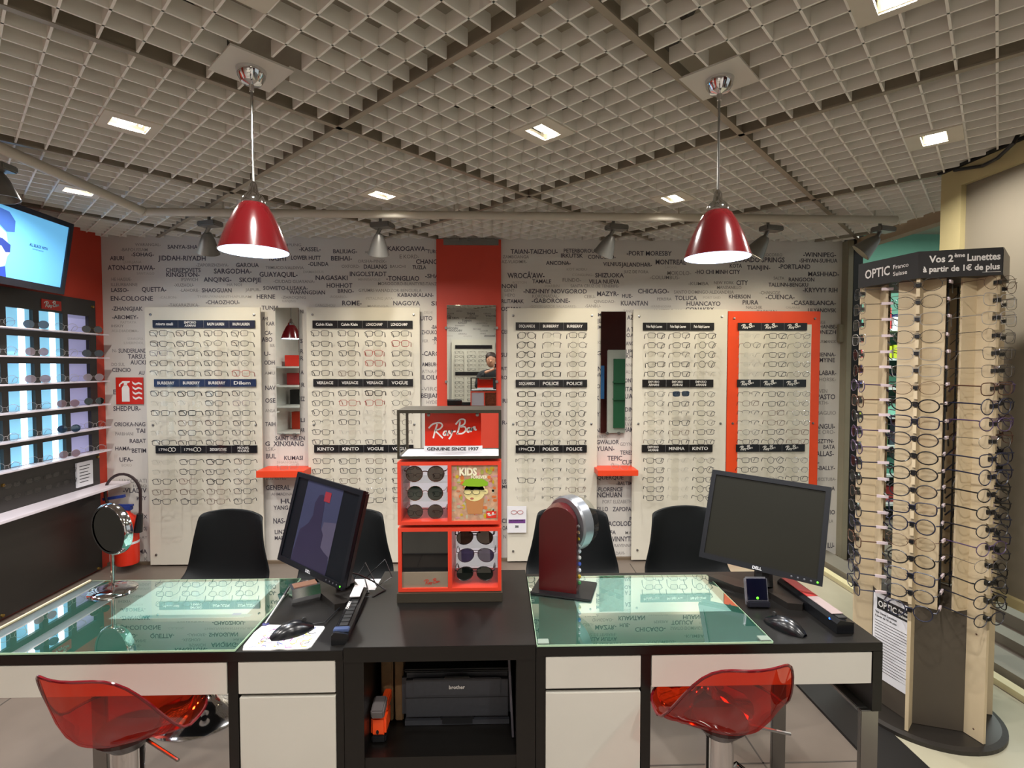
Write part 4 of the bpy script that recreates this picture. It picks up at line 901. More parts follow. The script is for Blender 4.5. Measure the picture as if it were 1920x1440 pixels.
# ============================================================ PRINTER AND SHELF THINGS
pr = root('printer', 'dark grey laser printer on the middle cabinet shelf', 'printer', (-.118, 1.5, .453))
PRM = mat('printer_grey', '3C3E44', .5, bump=.2, scale=80); PRD = mat('printer_dark', '1A1B1E', .4)
obj('body', MB().box(-.162, .0, .012, .162, .30, .148, bev=.014), PRM, pr)
obj('top_cover', MB().box(-.158, .012, .149, .158, .30, .158, bev=.004), PRD, pr)
obj('front_flap', MB().box(-.128, -.004, .088, .128, .002, .140, bev=.002), PRM, pr)
obj('seam', MB().box(-.150, -.0015, .081, .150, .001, .0825), PRD, pr)
obj('flap_grip', MB().box(-.036, -.006, .139, .036, .002, .146, bev=.002), PRD, pr)
obj('tray_grip', MB().box(-.048, -.002, .0, .048, .02, .026, bev=.004), PRD, pr)
obj('paper_tray', MB().box(-.152, .0, .0, .152, .25, .014), PRM, pr)
tbatch('pr', 'brand_lettering', PRWHITE, pr); text('pr', 'brother', FRONT(-.023, -.006, .110), .046, .0105, .02)
for n, (x, wd, z0, z1, lab) in enumerate(((-.342, .034, .50, .69, 'wider brown paper file standing left of printer'), (-.302, .024, .485, .69, 'narrow brown paper file touching the printer side'))):
    o = obj('paper_file', MB().box(0, 0, 0, wd, .22, z1-.4535, bev=.003), mat('kraft', '6E5436', .8, var=.2, scale=30), loc=(x, 1.52, .4535)); tag(o, lab, 'file', 'brown files')
o = obj('grey_folder', MB().box(-.003, 0, 0, .003, .22, .24, M3((0, 0, 0), (0, -.05, 0))), mat('folder_grey', '55525A', .5), loc=(.043, 1.44, .455)); tag(o, 'thin grey folder leaning at the right of printer', 'folder')
r = root('tape_dispenser', 'orange dispenser with grey cap standing on cabinet shelf left of printer', 'dispenser', (-.331, 1.43, .453))
obj('body', MB().box(-.021, 0, .02, .021, .07, .072, bev=.006).box(-.0, .03, .07, .02, .09, .10, bev=.003), mat('orange_plastic', 'F0501C', .35), r)
obj('cap', MB().box(-.018, .01, .073, .018, .065, .10, M3((0, 0, 0), (.25, 0, 0)), bev=.004), mat('cap_grey', '6A6464', .4), r)
obj('foot', MB().box(-.02, .0, 0, .02, .06, .02, bev=.004), BLACKP, r)
obj('slot', MB().lathe([(0, 0), (.004, 0)], 12, M3((-.002, -.001, .032), (PI/2, 0, 0), (1, 1.6, 1))), BLACKP, r)
# ============================================================ COUNTER TOWER
TX0, TX1, TY0, TY1 = -.312, .012, 1.635, 1.80
ZT = .757
o = root('tower_base', 'low black plinth under the red counter tower', 'plinth', (-.15, 1.65, ZT))
obj('block', MB().box(TX0-.003, TY0-.008, ZT, TX1+.003, TY1, ZT+.030, bev=.001), mat('plinth_brown', '38332A', .3), o, world=True)
def zt(v): return onY(845, v, TY0).z
def red_box(lab, z0, z1):
    r = root('display_box', lab, 'display box', (-.15, 1.65, z0), group='red display boxes')
    t = .011; xm = -.150
    b = MB().box(TX0, TY0, z0, TX1, TY1, z0+t).box(TX0, TY0, z1-t, TX1, TY1, z1).box(TX0, TY0, z0+t, TX0+t, TY1, z1-t).box(TX1-t, TY0, z0+t, TX1, TY1, z1-t).box(xm-.006, TY0, z0+t, xm+.006, TY1, z1-t)
    obj('carcass', b, mat('box_red', 'CC3A24', .35), r, world=True)
    return r, t, xm
z0, z1 = zt(1109), zt(990); r, t, xm = red_box('lower red display box with dark mirror window and three sunglasses', z0, z1)
zm = zt(1074)
obj('mirror_window', MB().box(TX0+t, TY0+.01, zm, xm-.006, TY0+.014, z1-t), mat('dark_glass', '08090C', .03, 0, spec=1), r, world=True)
o = obj('silver_panel', MB().box(TX0+t, TY0+.006, z0+t, xm-.006, TY0+.014, zm), mat('silver_panel', '9A8E7C', .3, .4), r, world=True)
lg = MB(); logo(lg, FRONT(-.072-.01-.0, -.0115, z0+t+.009-z0), .05, .32); obj('script_logo', lg, RAYRED, o)
o.children[-1].location = (0.0, 0, 0)
FRO = mat('frosted_back', 'E4E8F4', .6)
nt_ = FRO.node_tree; tl = nt_.nodes.new('ShaderNodeBsdfTranslucent'); tl.inputs[0].default_value = (.9, .92, .97, 1); mx = nt_.nodes.new('ShaderNodeMixShader'); mx.inputs[0].default_value = .75
nt_.links.new(nt_.nodes['Principled BSDF'].outputs[0], mx.inputs[1]); nt_.links.new(tl.outputs[0], mx.inputs[2]); nt_.links.new(mx.outputs[0], nt_.nodes['Material Output'].inputs[0])
obj('frosted_back', MB().box(xm+.006, TY1-.003, z0+t, TX1-t, TY1-.002, z1-t), FRO, r, world=True)
for q in range(1, 3): z_ = z0+t+(z1-z0-2*t)*q/3; obj('acrylic_tier', MB().box(xm+.007, TY0+.025, z_-.002, TX1-t-.001, TY1-.03, z_), CLEAR, r, world=True)
lower = (z0, z1)
SGM = [(('sunround', 'brown', 'brown', .0016), 0), (('sunround', 'gold', 'green', .0009), 0), (('sunround', 'dark', 'brown', .0009), 0), (('aviator', 'black', 'brown', .0016), 0), (('aviator', 'metal', 'violet', .0012), 0), (('aviator', 'black', 'green', .0016), 0)]
LB = ['tortoise round sunglasses, top tier of the upper red box', 'gold round sunglasses with green lenses, middle tier of the upper red box', 'thin dark round sunglasses, bottom tier of the upper red box',
      'black double bridge sunglasses, top tier of the lower red box', 'violet mirrored sunglasses, middle tier of the lower red box', 'black sunglasses with green lenses, bottom tier of the lower red box']
z0b, z1b = zt(984), zt(866); r, t, xm = red_box('upper red display box with three round sunglasses and kids poster', z0b, z1b)
obj('frosted_back', MB().box(TX0+t, TY1-.003, z0b+t, xm-.006, TY1-.002, z1b-t), FRO, r, world=True)
obj('clear_side', MB().box(TX0+t, TY0+.02, z0b+t, TX0+t+.002, TY1-.03, z1b-t), CLEAR, r, world=True)
for q in range(1, 3): z_ = z0b+t+(z1b-z0b-2*t)*q/3; obj('acrylic_tier', MB().box(TX0+t+.001, TY0+.025, z_-.002, xm-.007, TY1-.03, z_), CLEAR, r, world=True)
for n in range(6):
    zc = [zt(892), zt(929), zt(964), zt(1014), zt(1048), zt(1083)][n]; xc = onY([797, 797, 797, 890, 892, 890][n], 900, 1.665).x
    glasses(SGM[n][0], M3((xc, 1.665, zc), (-.06, 0, 0)), LB[n], 'sunglasses in the counter tower', 'sunglasses', 'sunglasses', [.98, .92, .92, .93, .93, .93][n])
# poster: an invented patterned print with a plain drawn head in a green cap
po = obj('poster', MB().box(xm+.006, TY0+.006, z0b+t, TX1-t, TY0+.012, z1b-t), mat('poster_rose', 'B89478', .5, var=.25, scale=60), r, world=True)
px0, pz0 = xm+.006+.15, t; pw, ph = TX1-t-xm-.006, z1b-z0b-2*t
def pp(name, pts, hexc, lay=1):
    M = FRONT(px0, TY0+.006-1.65-.0004*lay, pz0); return obj(name, MB().prism([(x*pw/100, y*ph/100) for x, y in pts], 0, .0002, M), mat('pr'+hexc, hexc, .5, var=.05), po)
def ell(cx_, cy_, rx, ry, n=16, a0=0, a1=2*PI): return [(cx_+rx*math.cos(a0+(a1-a0)*k/n), cy_+ry*math.sin(a0+(a1-a0)*k/n)) for k in range(n + (1 if a1-a0 < 6.2 else 0))]
rnd = random.Random(21)
bl = {}
for q in range(110):
    x, y = rnd.uniform(4, 96), rnd.uniform(3, 97); c = rnd.choice(['B8A020', 'B06A48', 'A89A80', '9A9A48', 'C08078', 'C86A30', 'A8A890', 'B88890'])
    bl.setdefault(c, []).append((x, y, rnd.uniform(2, 6), rnd.uniform(1.5, 5)))
for n, (c, L) in enumerate(bl.items()):
    mb = MB()
    for x, y, a, b in L: mb.prism([(px*pw/100, py*ph/100) for px, py in ell(x, y, a, b, 7)], 0, .0002, FRONT(px0, TY0+.006-1.65-.0003-.00005*n, pz0))
    obj('printed_blots', mb, mat('pr'+c, c, .5, var=.05), po)
pp('drawn_body', [(35, 12), (66, 12), (70, 40), (30, 40)], 'B07848', 3); pp('drawn_face', ell(49, 52, 23, 17), 'D8CC90', 4); pp('drawn_ear', ell(74, 52, 5, 5), 'D8CC90', 3)
pp('drawn_forehead', [(28, 55), (72, 55), (72, 66), (28, 66)], 'D8CC90', 4); pp('drawn_cap', [(22, 64), (30, 74), (45, 77), (65, 76), (79, 69), (78, 63), (60, 61), (35, 62)], '7CA818', 5); pp('drawn_mouth', ell(44, 40, 4, 2), 'A86050', 5)
fr = MB()
for cx_ in (35, 53): fr.tube([(x*pw/100, y*ph/100, 0) for x, y in ell(cx_, 52, 8.5, 5, 12)], .0007, 4, closed=True)
fr.tube([(62*pw/100, 54*ph/100, 0), (75*pw/100, 53*ph/100, 0)], .0007, 4)
bmesh.ops.transform(fr.b, matrix=FRONT(px0, TY0+.006-1.65-.003, pz0), verts=fr.b.verts[:]); obj('drawn_spectacles', fr, INK, po)
pp('red_tag', [(75, 5), (97, 5), (97, 17), (75, 17)], 'C82818', 5)
lg = MB(); logo(lg, FRONT(px0+pw*.77, TY0+.006-1.65-.0026, pz0+ph*.085), pw*.18, .7); obj('script_logo', lg, PRWHITE, po)
tbatch('pos', 'poster_lettering', mat('poster_cream', 'E0DCC0', .5), po)
text('pos', 'KIDS', FRONT(px0+pw*.17, TY0+.006-1.65-.0028, pz0+ph*.82), pw*.38, .022, .05); text('pos', 'FOREVER', FRONT(px0+pw*.42, TY0+.006-1.65-.0028, pz0+ph*.76), pw*.36, .009, .04)
# open black frame showcase on top
z0c, z1c = zt(861)+.001, zt(770); BR = mat('frame_olive', '2E2A20', .35)
r = root('showcase_frame', 'open black showcase frame with red logo plate on top of tower', 'showcase', (-.15, 1.65, z0c))
x0, x1 = TX0, TX1; yb = 1.80; s = .008; f = MB()
for (a0, b0) in ((x0, TY0), (x1-s, TY0), (x0, yb-s), (x1-s, yb-s)): f.box(a0, b0, z0c, a0+s, b0+s, z1c)
for y in (TY0, yb-s): f.box(x0+s, y, z0c, x1-s, y+s, z0c+s).box(x0+s, y, z1c-s, x1-s, y+s, z1c)
for x in (x0, x1-s): f.box(x, TY0+s, z0c, x+s, yb-s, z0c+s).box(x, TY0+s, z1c-s, x+s, yb-s, z1c)
obj('frame', f, BR, r, world=True)
obj('top_plate', MB().box(x0, TY0+.001, z1c-.001, x1, yb, z1c+.002), BR, r, world=True)
obj('floor_plate', MB().box(x0+s, TY0+s, z0c+.001, x1-s, yb-s, z0c+.006), PAPER, r, world=True)
yp = 1.70; pa, pb = onY(797, 836, yp), onY(902, 773, yp)
lp = obj('logo_plate', MB().box(pa.x, yp, pa.z, pb.x, yp+.004, pb.z), mat('plate_red', 'D42A18', .12), r, world=True)
lg = MB(); logo(lg, FRONT(pa.x+.15+.012, yp-.001-1.65, pa.z-z0c+.022), .155, .34); obj('script_logo', lg, PRWHITE, lp)
wp = obj('white_strip', MB().box(pa.x-.004, yp, pa.z-.020, pb.x+.004, yp+.004, pa.z-.0005), PAPER, r, world=True)
tbatch('gen', 'strip_lettering', INK, wp); text('gen', 'GENUINE SINCE 1937', FRONT(pa.x+.15+.006, yp-.001-1.65, pa.z-z0c-.015), pb.x-pa.x-.014, .0095, .03)
for x in (pa.x+.012, pb.x-.012): obj('screw', MB().lathe([(0, .004), (.005, .003), (.006, 0)], 12, M3((x+.15, yp-1.65, pb.z-.008-z0c), (PI/2, 0, 0))), STEEL, r)
obj('hanger', MB().box(pa.x+.02, yp+.004, pb.z-.01, pb.x-.02, yp+.008, z1c-s), STEEL, r, world=True)
# ============================================================ MONITORS
def monitor(lab, C, yaw, tilt, roll, wd, ht, screenmat, foot, neckbase):
    r = root('computer_monitor', lab, 'monitor', tuple(C), tuple(math.radians(q) for q in (tilt, roll, yaw)), 'desktop monitors', 'YXZ')
    BZ = mat('monitor_black', '080A10', .45, spec=.2); W2, H2 = wd/2, ht/2
    obj('back_case', MB().box(-W2+.004, .012, -H2+.004, W2-.004, .036, H2-.004, bev=.006).box(-W2*.5, .036, -H2*.5, W2*.5, .055, H2*.6, bev=.008), BLACKM, r)
    obj('bezel', MB().box(-W2, 0, H2-.016, W2, .012, H2).box(-W2, 0, -H2, W2, .012, -H2+.018).box(-W2, 0, -H2+.018, -W2+.015, .012, H2-.016).box(W2-.015, 0, -H2+.018, W2, .012, H2-.016), BZ, r)
    sc = obj('screen', MB().box(-W2+.015, .004, -H2+.018, W2-.015, .010, H2-.016), screenmat, r)
    bt = MB()
    for q in range(4): bt.lathe([(0, .001), (.003, 0)], 8, M3((W2-.085+.018*q, -.0004, -H2+.009), (PI/2, 0, 0)))
    obj('button', bt, mat('button_grey', '44464C', .4), r)
    obj('power_light', MB().lathe([(0, .0015), (.003, 0)], 10, M3((W2-.013, -.0004, -H2+.009), (PI/2, 0, 0))), mat('green_led', '50E020', .5, emit=2, var=0), r)
    tb = 'mon'+lab[:6]; tbatch(tb, 'brand_lettering', mat('badge', 'B8B8BC', .3), r); text(tb, 'DELL', FRONT(-.014, -.001, -H2+.004), .028, .009, .03)
    bpy.context.view_layer.update(); mi = r.matrix_world.inverted()
    tb_ = MB(); a = Vector((C[0], C[1], C[2])) + r.matrix_world.to_3x3() @ Vector((0, .05, -.03)); b = Vector(neckbase)
    pts = [mi @ a, mi @ (a.lerp(b, .35)), mi @ b]
    nb = MB(); nb.tube([mi @ a, mi @ b], [.022, .03], 8); obj('neck', nb, BLACKM, r)
    fb = MB()
    for poly in foot: fb.prism(poly, .7482 if lab.startswith('r') else .7482, .7482+.02)
    bmesh.ops.transform(fb.b, matrix=mi, verts=fb.b.verts[:]); obj('foot', fb, mat('foot_black', '1E1B19', .3), r)
    return r, sc, W2, H2, mi
SCB = mat('screen_off', '17160F', .5, spec=.12)
r, sc, W2, H2, mi = monitor('left tilted black monitor showing a dim photograph of a person', (-.602, 1.762, .959), -37.0, -13.9, 2.9, .37, .31, mat('screen_left', '0C0F14', .4, spec=.12),
        [[(-.60, 1.72), (-.50, 1.60), (-.47, 1.61), (-.44, 1.70), (-.50, 1.80), (-.58, 1.80)]], (-.50, 1.73, .768))
SF = FRONT(0, .0035, 0)
def sflat(n, poly, c, e, lay): return obj(n, MB().prism(poly, 0, .0002, FRONT(0, .0038-.0003*lay, 0)), mat('scr'+c, c, .5, spec=.1, emit=e, var=.06, scale=8), sc)
sflat('pictured_background', [(-.115, -.137), (.085, -.137), (.085, .139), (-.115, .139)], '2A2C40', .14, 0)
sflat('pictured_glow', [(-.0, -.09), (.085, -.09), (.085, .03), (.02, .02)], '3C3848', .18, 1)
sflat('pictured_person', [(-.115, -.137), (-.10, -.03), (-.06, .0), (-.045, .03), (-.05, .07), (-.035, .10), (-.015, .105), (0, .09), (.005, .05), (.01, .0), (.03, -.02), (.03, -.06), (.05, -.07), (.08, -.08), (.085, -.137)], '221E30', .12, 2)
sflat('pictured_red_tag', [(-.005, .085), (.028, .085), (.028, .118), (-.005, .118)], '6A2028', .2, 3)
monitor('right large black monitor switched off with green power light', (.886, 1.712, .974), -35.4, -22.5, 2.7, .37, .31, SCB,
        [[(.735, 1.785), (.78, 1.80), (.86, 1.72), (.875, 1.66), (.84, 1.66), (.79, 1.70)], [(.875, 1.66), (.90, 1.77), (.97, 1.72), (.99, 1.62), (.935, 1.56), (.895, 1.57)]], (.885, 1.70, .768))
# ============================================================ THINGS ON THE LEFT DESK
G0 = ZD+.0072
r = root('mirror_stand', 'round chrome tabletop mirror on a tall stand, left desk corner', 'mirror', (-1.275, 1.752, G0), (0, 0, -.37))
obj('base', MB().lathe([(0, .010), (.012, .012), (.045, .009), (.066, .006), (.07, .002), (.07, 0), (0, 0)], 40), CHROME, r, smooth=True)
obj('stem', MB().tube([(0, 0, .01), (0, 0, .125)], .005, 10), CHROME, r)
MM = M3((0, 0, .205), (PI/2+.05, .0, 0))
obj('ring', MB().lathe([(.074, .012), (.080, .012), (.086, .004), (.086, -.012), (.078, -.018), (.0, -.018)], 48, MM), CHROME, r, smooth=True)
obj('mirror_face', MB().lathe([(0, .0095), (.075, .0095)], 48, MM), MIRROR, r)
obj('swivel', MB().tube([(0, 0, .12), (0, .012, .15)], .009, 8), CHROME, r)
# mouse mat
mp = [(-.672, 1.378), (-.60, 1.376), (-.58, 1.381), (-.555, 1.377), (-.505, 1.38), (-.497, 1.39), (-.494, 1.49), (-.50, 1.50), (-.66, 1.512), (-.678, 1.505), (-.684, 1.47), (-.680, 1.40)]
mm = obj('mouse_mat', MB().prism([(x*1.0, y) for x, y in mp], ZD+.0002, ZD+.003), mat('mat_white', 'C4C4C2', .7)); tag(mm, 'white mouse mat with coloured ink splashes on the left desk', 'mouse mat')
rnd = random.Random(2)
for c in ('3A48A0', 'C8D020', '8A4A90', '303038', 'D89838'):
    mb = MB()
    for q in range(9):
        x, y = rnd.uniform(-.65, -.52), rnd.uniform(1.39, 1.49); a = rnd.uniform(0, 6.3); L = rnd.uniform(.008, .03)
        mb.tube([(x, y, ZD+.0032), (x+L*.6*math.cos(a), y+L*.6*math.sin(a), ZD+.0033), (x+L*math.cos(a+.7), y+L*math.sin(a+.7), ZD+.0032)], .0012, 3)
    obj('ink_splash', mb, mat('ink'+c, c, .6), mm)
def mouse(lab, x, y, rz, L=.115, z=ZD+.003, cable=None):
    r = root('computer_mouse', lab, 'mouse', (x, y, z), (0, 0, rz), 'computer mice')
    b = MB(); n = 12; rows = []
    for i in range(n+1):
        t = i/n; yy = (t-.5)*L; wv = .030*(math.sin(PI*min(1, max(0, t*.92+.04))))**.5; hv = .036*(math.sin(PI*min(1, max(0, (t*.9+.03))))**.75)*(1.1-.3*t)
        rows.append([(wv*math.cos(PI-PI*k/10), yy, hv*math.sin(PI*k/10)) for k in range(11)])
    b.grid(rows); b.face([tuple(p) for p in [r_[0] for r_ in rows]+[r_[-1] for r_ in rows][::-1]])
    obj('body', b, mat('mouse_black', '0C0E12', .25), r, smooth=True)
    obj('wheel', MB().tube([(-.003, L*.28, .030), (.003, L*.28, .030)], .006, 12), BLACKM, r)
    if cable: obj('cable', MB().tube(cable, .0018, 5), BLACKP, r)
    return r
mouse('glossy black mouse on the splashed mat, left desk', -.575, 1.462, -.95, cable=[(0, .055, .01), (.0, .09, .004), (-.06, .15, .004), (-.10, .2, .004), (-.08, .28, .004)])
mouse('matte black mouse on the bare wood of the right desk', .822, 1.455, .55, z=ZD+.0005)
r = root('pen', 'chained silver pen standing on its holder beside mouse mat', 'pen', (-.672, 1.515, ZD+.001))
obj('stem', MB().tube([(0, 0, .004), (.03, .06, .06)], .0045, 8), STEEL, r); obj('tip', MB().tube([(.03, .06, .06), (.038, .078, .078)], [.005, .003], 8), BLACKP, r)
obj('foot', MB().lathe([(0, .006), (.009, .004), (.01, 0)], 12), mat('foot_blue', '2A2A60', .4), r)
r = root('chrome_case', 'mirror finished wedge shaped card holder behind the left mouse', 'card holder', (-.655, 1.655, ZD+.0005), (0, 0, .55))
obj('body', MB().prism([(-.02, -.028), (.02, -.028), (.033, .0), (.026, .028), (-.026, .028), (-.033, .0)], 0, .085, M3((0, 0, .024), (PI/2, 0, PI/2))), CHROME, r, smooth=False)
obj('card_slot', MB().box(.008, -.018, .0522, .078, .018, .054), mat('slot_brown', '6A4A38', .5), r)
def bar(lab, p0, p1, wd, ht, red=False):
    a, b = Vector(p0), Vector(p1); d = b-a; rz = math.atan2(d.y, d.x)
    r = root('payment_reader' if False else 'keyboard', lab, 'keyboard', (a.x, a.y, ZD+.0005), (0, 0, rz), 'slim black keyboards')
    L = d.length
    obj('body', MB().prism([(-wd/2, 0), (wd/2, 0), (wd/2, ht*.75), (wd*.3, ht), (-wd*.5, ht*.8)], 0, L, M3((0, 0, 0), (PI/2, 0, PI/2))), mat('kb_black', '101114', .25), r)
    kb = MB()
    for q in range(12): kb.box(L*(.05+.075*q), -wd*.28, ht*.9, L*(.05+.075*q)+L*.06, wd*.2, ht*1.0+.001)
    obj('key_row', kb, BLACKM, r)
    return r, L
r, L = bar('black keyboard leaning along the left desk edge beside the cabinet', (-.425, 1.40), (-.445, 1.70), .045, .034)
obj('silver_end', MB().box(.01, -.022, .028, .03, .02, .037, bev=.002), mat('blue_silver', '586890', .3, .6), r); obj('paper_curl', MB().box(L-.10, -.015, .038, L-.02, .015, .041, M3((0, 0, 0), (0, -.02, 0))), PAPER, r)
tbatch('kbl', 'brand_lettering', PRWHITE, r); text('kbl', 'CHERRY', M3((L*.45, .006, .0362)), .05, .008)
r, L = bar('black keyboard with blue light angled across the right desk', (.975, 1.42), (.965, 1.715), .05, .038)
obj('blue_light', MB().lathe([(0, .003), (.003, 0)], 10, M3((.03, .026, .03), (-PI/2, 0, 0))), mat('blue_led', '2060FF', .5, emit=4, var=0), r)
obj('red_paper', MB().box(L*.5, -.018, .040, L*.97, .016, .042), mat('paper_red', '9A302E', .5), r); obj('grey_paper', MB().box(L*.12, -.018, .0395, L*.5, .016, .041), mat('paper_grey', '8A7A78', .5), r)
# cables and papers by the left keyboard
r = root('cable_bundle', 'tangle of black cables between the left monitor and cabinet', 'cables', (-.42, 1.75, ZD))
obj('cable', MB().tube([(-.08, .0, .01), (-.03, .03, .08), (.02, -.02, .02), (.06, .03, .03), (.03, .06, .08), (-.03, .02, .03), (.0, -.05, .01)], .0025, 6), BLACKP, r)
obj('cable', MB().tube([(-.10, -.05, .09), (-.04, -.02, .06), (.0, .0, .03), (.05, -.03, .012), (.02, -.08, .01)], .0025, 6), BLACKP, r)
o = obj('note_paper', MB().box(-.08, 0, 0, .05, .09, .001), PAPER, loc=(-.42, 1.745, ZD+.001)); tag(o, 'white note paper lying under cables by the middle cabinet', 'paper')
# ============================================================ THINGS ON THE RIGHT DESK
r = root('magnifier_stand', 'dark red rounded stand with silver ring housing and bead string', 'mirror stand', (.205, 1.715, G0), (0, 0, -.32))
BRG = mat('burgundy', '42080A', .22, spec=.5)
def rslab(w2, h, y0, y1, n=14, z0=0):
    poly = [(-w2, z0), (w2, z0)]+[(w2*math.cos(PI*k/n), h-w2+w2*math.sin(PI*k/n)) for k in range(n+1)]
    return MB().prism(poly, -y1, -y0, M3((0, 0, 0), (PI/2, 0, 0)))
obj('body', rslab(.062, .285, -.03, .035, z0=.006), BRG, r)
obj('side_strip', MB().box(.0622, -.018, .02, .0635, .026, .20), mat('strip_dark', '2A0A0C', .3), r)
BC = ['3A7A48', 'A89030', 'B8B8C0', '3A50A0', 'B8B8B8', 'A0A8B0', '9A9A9A', 'C0A020', 'B89878', '989898']
for q in range(10):
    obj('bead', MB().lathe([(0, .007), (.005, .005), (.007, 0), (.005, -.005), (0, -.007)], 10, M3((.066, .004, .03+.021*q))), mat('bead'+BC[q], BC[q], .2, .3), r, smooth=True)
RR = M3((.030, .062, .212), (-PI/2, 0, -.62))
obj('ring_housing', MB().lathe([(0, -.03), (.086, -.03), (.092, -.024), (.092, .012), (.088, .016), (.06, .040), (0, .044)], 40, RR), mat('silver_housing', '8E9298', .28, .75), r, smooth=True)
obj('glass_cover', MB().lathe([(.084, .018), (.078, .050), (.05, .060), (0, .062)], 32, RR), CLEAR, r, smooth=True)
obj('base_plate', MB().box(-.085, -.06, 0, .115, .085, .006, bev=.002), BLACKP, r)
r = root('card_terminal', 'small silver framed card terminal with green light before right monitor', 'terminal', (.812, 1.590, ZD+.0005), (-.20, 0, -.05))
obj('frame', MB().box(-.036, 0, 0, .036, .012, .088, bev=.005), mat('silver_frame', 'A8A8B0', .25, .8), r)
obj('screen', MB().box(-.031, -.0015, .020, .031, .001, .084), mat('term_glass', '080C1C', .06, spec=.8), r)
obj('lip', MB().box(-.034, -.014, 0, .034, .002, .018, bev=.003), mat('term_lip', '181820', .3), r)
obj('green_light', MB().lathe([(0, .002), (.004, 0)], 12, M3((0, -.002, .026), (PI/2, 0, 0))), MATS['green_led'], r)
obj('cable', MB().tube([(.03, .02, .02), (.06, .08, .01), (.10, .10, .012), (.14, .04, .01)], .002, 5), BLACKP, r)
# ============================================================ RED TRANSLUCENT STOOLS
ACR = clearmat('red_acrylic', 'E0340C', .09, .02, diff=.03)
nt_ = ACR.node_tree; lw = nt_.nodes.new('ShaderNodeLayerWeight'); lw.inputs['Blend'].default_value = .5
ma = nt_.nodes.new('ShaderNodeMath'); ma.operation = 'MULTIPLY_ADD'; ma.inputs[1].default_value = .16; ma.inputs[2].default_value = .02; nt_.links.new(lw.outputs['Facing'], ma.inputs[0])
nt_.links.new(ma.outputs[0], [n_ for n_ in nt_.nodes if n_.type == 'MIX_SHADER'][0].inputs[0]); ACE = mat('red_edge', '5A0812', .12, spec=.8)
def make_stool():
    r = root('bar_stool', 'x', 'stool')
    rim = []; n = 48
    def rimp(t):
        # t = angle, back of the seat towards -Y
        c, s = math.cos(t), math.sin(t); back = max(0, -s)
        x = .170*math.copysign(abs(c)**.88, c)*(1-.12*smooth(back)); y = .160*s
        z = .612+.012*abs(c)**2+.205*smooth(back); 
        return Vector((x, y-.005*back, z))
    rings = []
    for k in range(9):
        q = k/8; row = []
        for i in range(n+1):
            p = rimp(2*PI*i/n); h = q**3.2
            row.append((p.x*q**.62, p.y*q**.62, .605+(p.z-.605)*h))
        rings.append(row)
    b = MB(); b.grid(rings); bmesh.ops.remove_doubles(b.b, verts=b.b.verts[:], dist=1e-5)
    obj('seat', b, ACR, r, smooth=True)
    obj('rim', MB().tube([rimp(2*PI*i/n) for i in range(n)], .0035, 6, closed=True), ACE, r, smooth=True)
    obj('hub', MB().lathe([(0, .6045), (.066, .603), (.070, .592), (.04, .56), (0, .56)], 24), mat('hub_dark', '201A18', .3), r)
    obj('post', MB().tube([(0, 0, .03), (0, 0, .58)], .034, 24), CHROME, r, smooth=True)
    obj('base_disc', MB().lathe([(0, .03), (.03, .05), (.06, .03), (.17, .012), (.19, .003), (.19, 0), (0, 0)], 36), CHROME, r, smooth=True)
    obj('lever', MB().tube([(.03, 0, .585), (.17, -.04, .565)], .004, 8), STEEL, r)
    fr = MB(); fr.tube([(.0, .024, .36), (.06, .10, .36), (.13, .13, .36), (.155, .06, .36), (.12, -.0, .36), (.0, -.02, .36)], .008, 10); obj('foot_ring', fr, CHROME, r, smooth=True)
    return r
st = make_stool(); st.location = (onY(240, 1345, 1.30).x, 1.30, 0); st.rotation_euler = (0, 0, -.16); st['label'] = 'left red translucent stool on chrome post, before the left desk'; st['group'] = 'red stools'
s2 = copy_tree(st); s2.location = (onY(1350, 1345, 1.30).x, 1.30, 0); s2.rotation_euler = (0, 0, .12); s2['label'] = 'right red translucent stool on chrome post, before the right desk'
# ============================================================ REVOLVING EYEGLASS TOWER
RC = Vector((1.837, 2.188)); ZB = .03
r = root('revolving_display', 'tall revolving tower of eyeglasses with black price header', 'display tower', (RC.x, RC.y, .008))
obj('base_disc', MB().lathe([(0, .022), (.265, .022), (.285, .016), (.285, 0), (0, 0)], 56), mat('disc_dark', '26221E', .4), r)
A = [math.radians(q) for q in (101.5, 161.5, 221.5, 281.5, 341.5, 41.5)]
hexa = lambda R_: [(R_*math.cos(a), R_*math.sin(a)) for a in A]
obj('lower_box', MB().prism(hexa(.188), .024, .52), mat('tower_grey', '4A4238', .55), r)
obj('hex_core', MB().prism(hexa(.03), .52, 1.90), CREAM, r)
ZN = [onZ(0, 0, 0)]
def rowz(k):
    p = onY(1712, 535+32*k, 2.0); d = ray(1712, 535+32*k); t = (2.02)/d.y; return 1.5+d.z*t
RZS = [rowz(k) for k in range(20)]
for a in A:
    M = M3((0, 0, 0), (0, 0, a)); fin = MB(); fin.box(.186, -.006, .024, .258, .006, .52, M)
    fin.box(.186, -.006, .52, .243, .006, 1.895, M)
    for k, z in enumerate(RZS): fin.box(.243, -.006, z-.008-.045, .258, .006, z-.008-.012, M)
    fin.box(.243, -.006, RZS[0]+.0, .258, .006, 1.895, M)
    obj('fin', fin, CREAM, r)
    if a != A[0]: obj('back_board', MB().box(.178, -.076, .52, .186, .076, 1.895, M), CREAM, r)
    cl = MB()
    for k, z in enumerate(RZS): cl.box(.2432, -.0075, z-.015, .262, .0075, z-.001, M)
    obj('clip', cl, BLACKP, r, kind='stuff')
    ed = MB(); ed.tube([M @ Vector((.0, .0, 0)), M @ Vector((.0, 0, .001))], .0001, 3) if False else None
    ed.b.free()
for n in range(6):
    a = (A[n]+PI/6); M = M3((0, 0, 0), (0, 0, a)); obj('rod', MB().tube([M @ Vector((.150, 0, .52)), M @ Vector((.150, 0, 1.86))], .0035, 6), BLACKM, r)
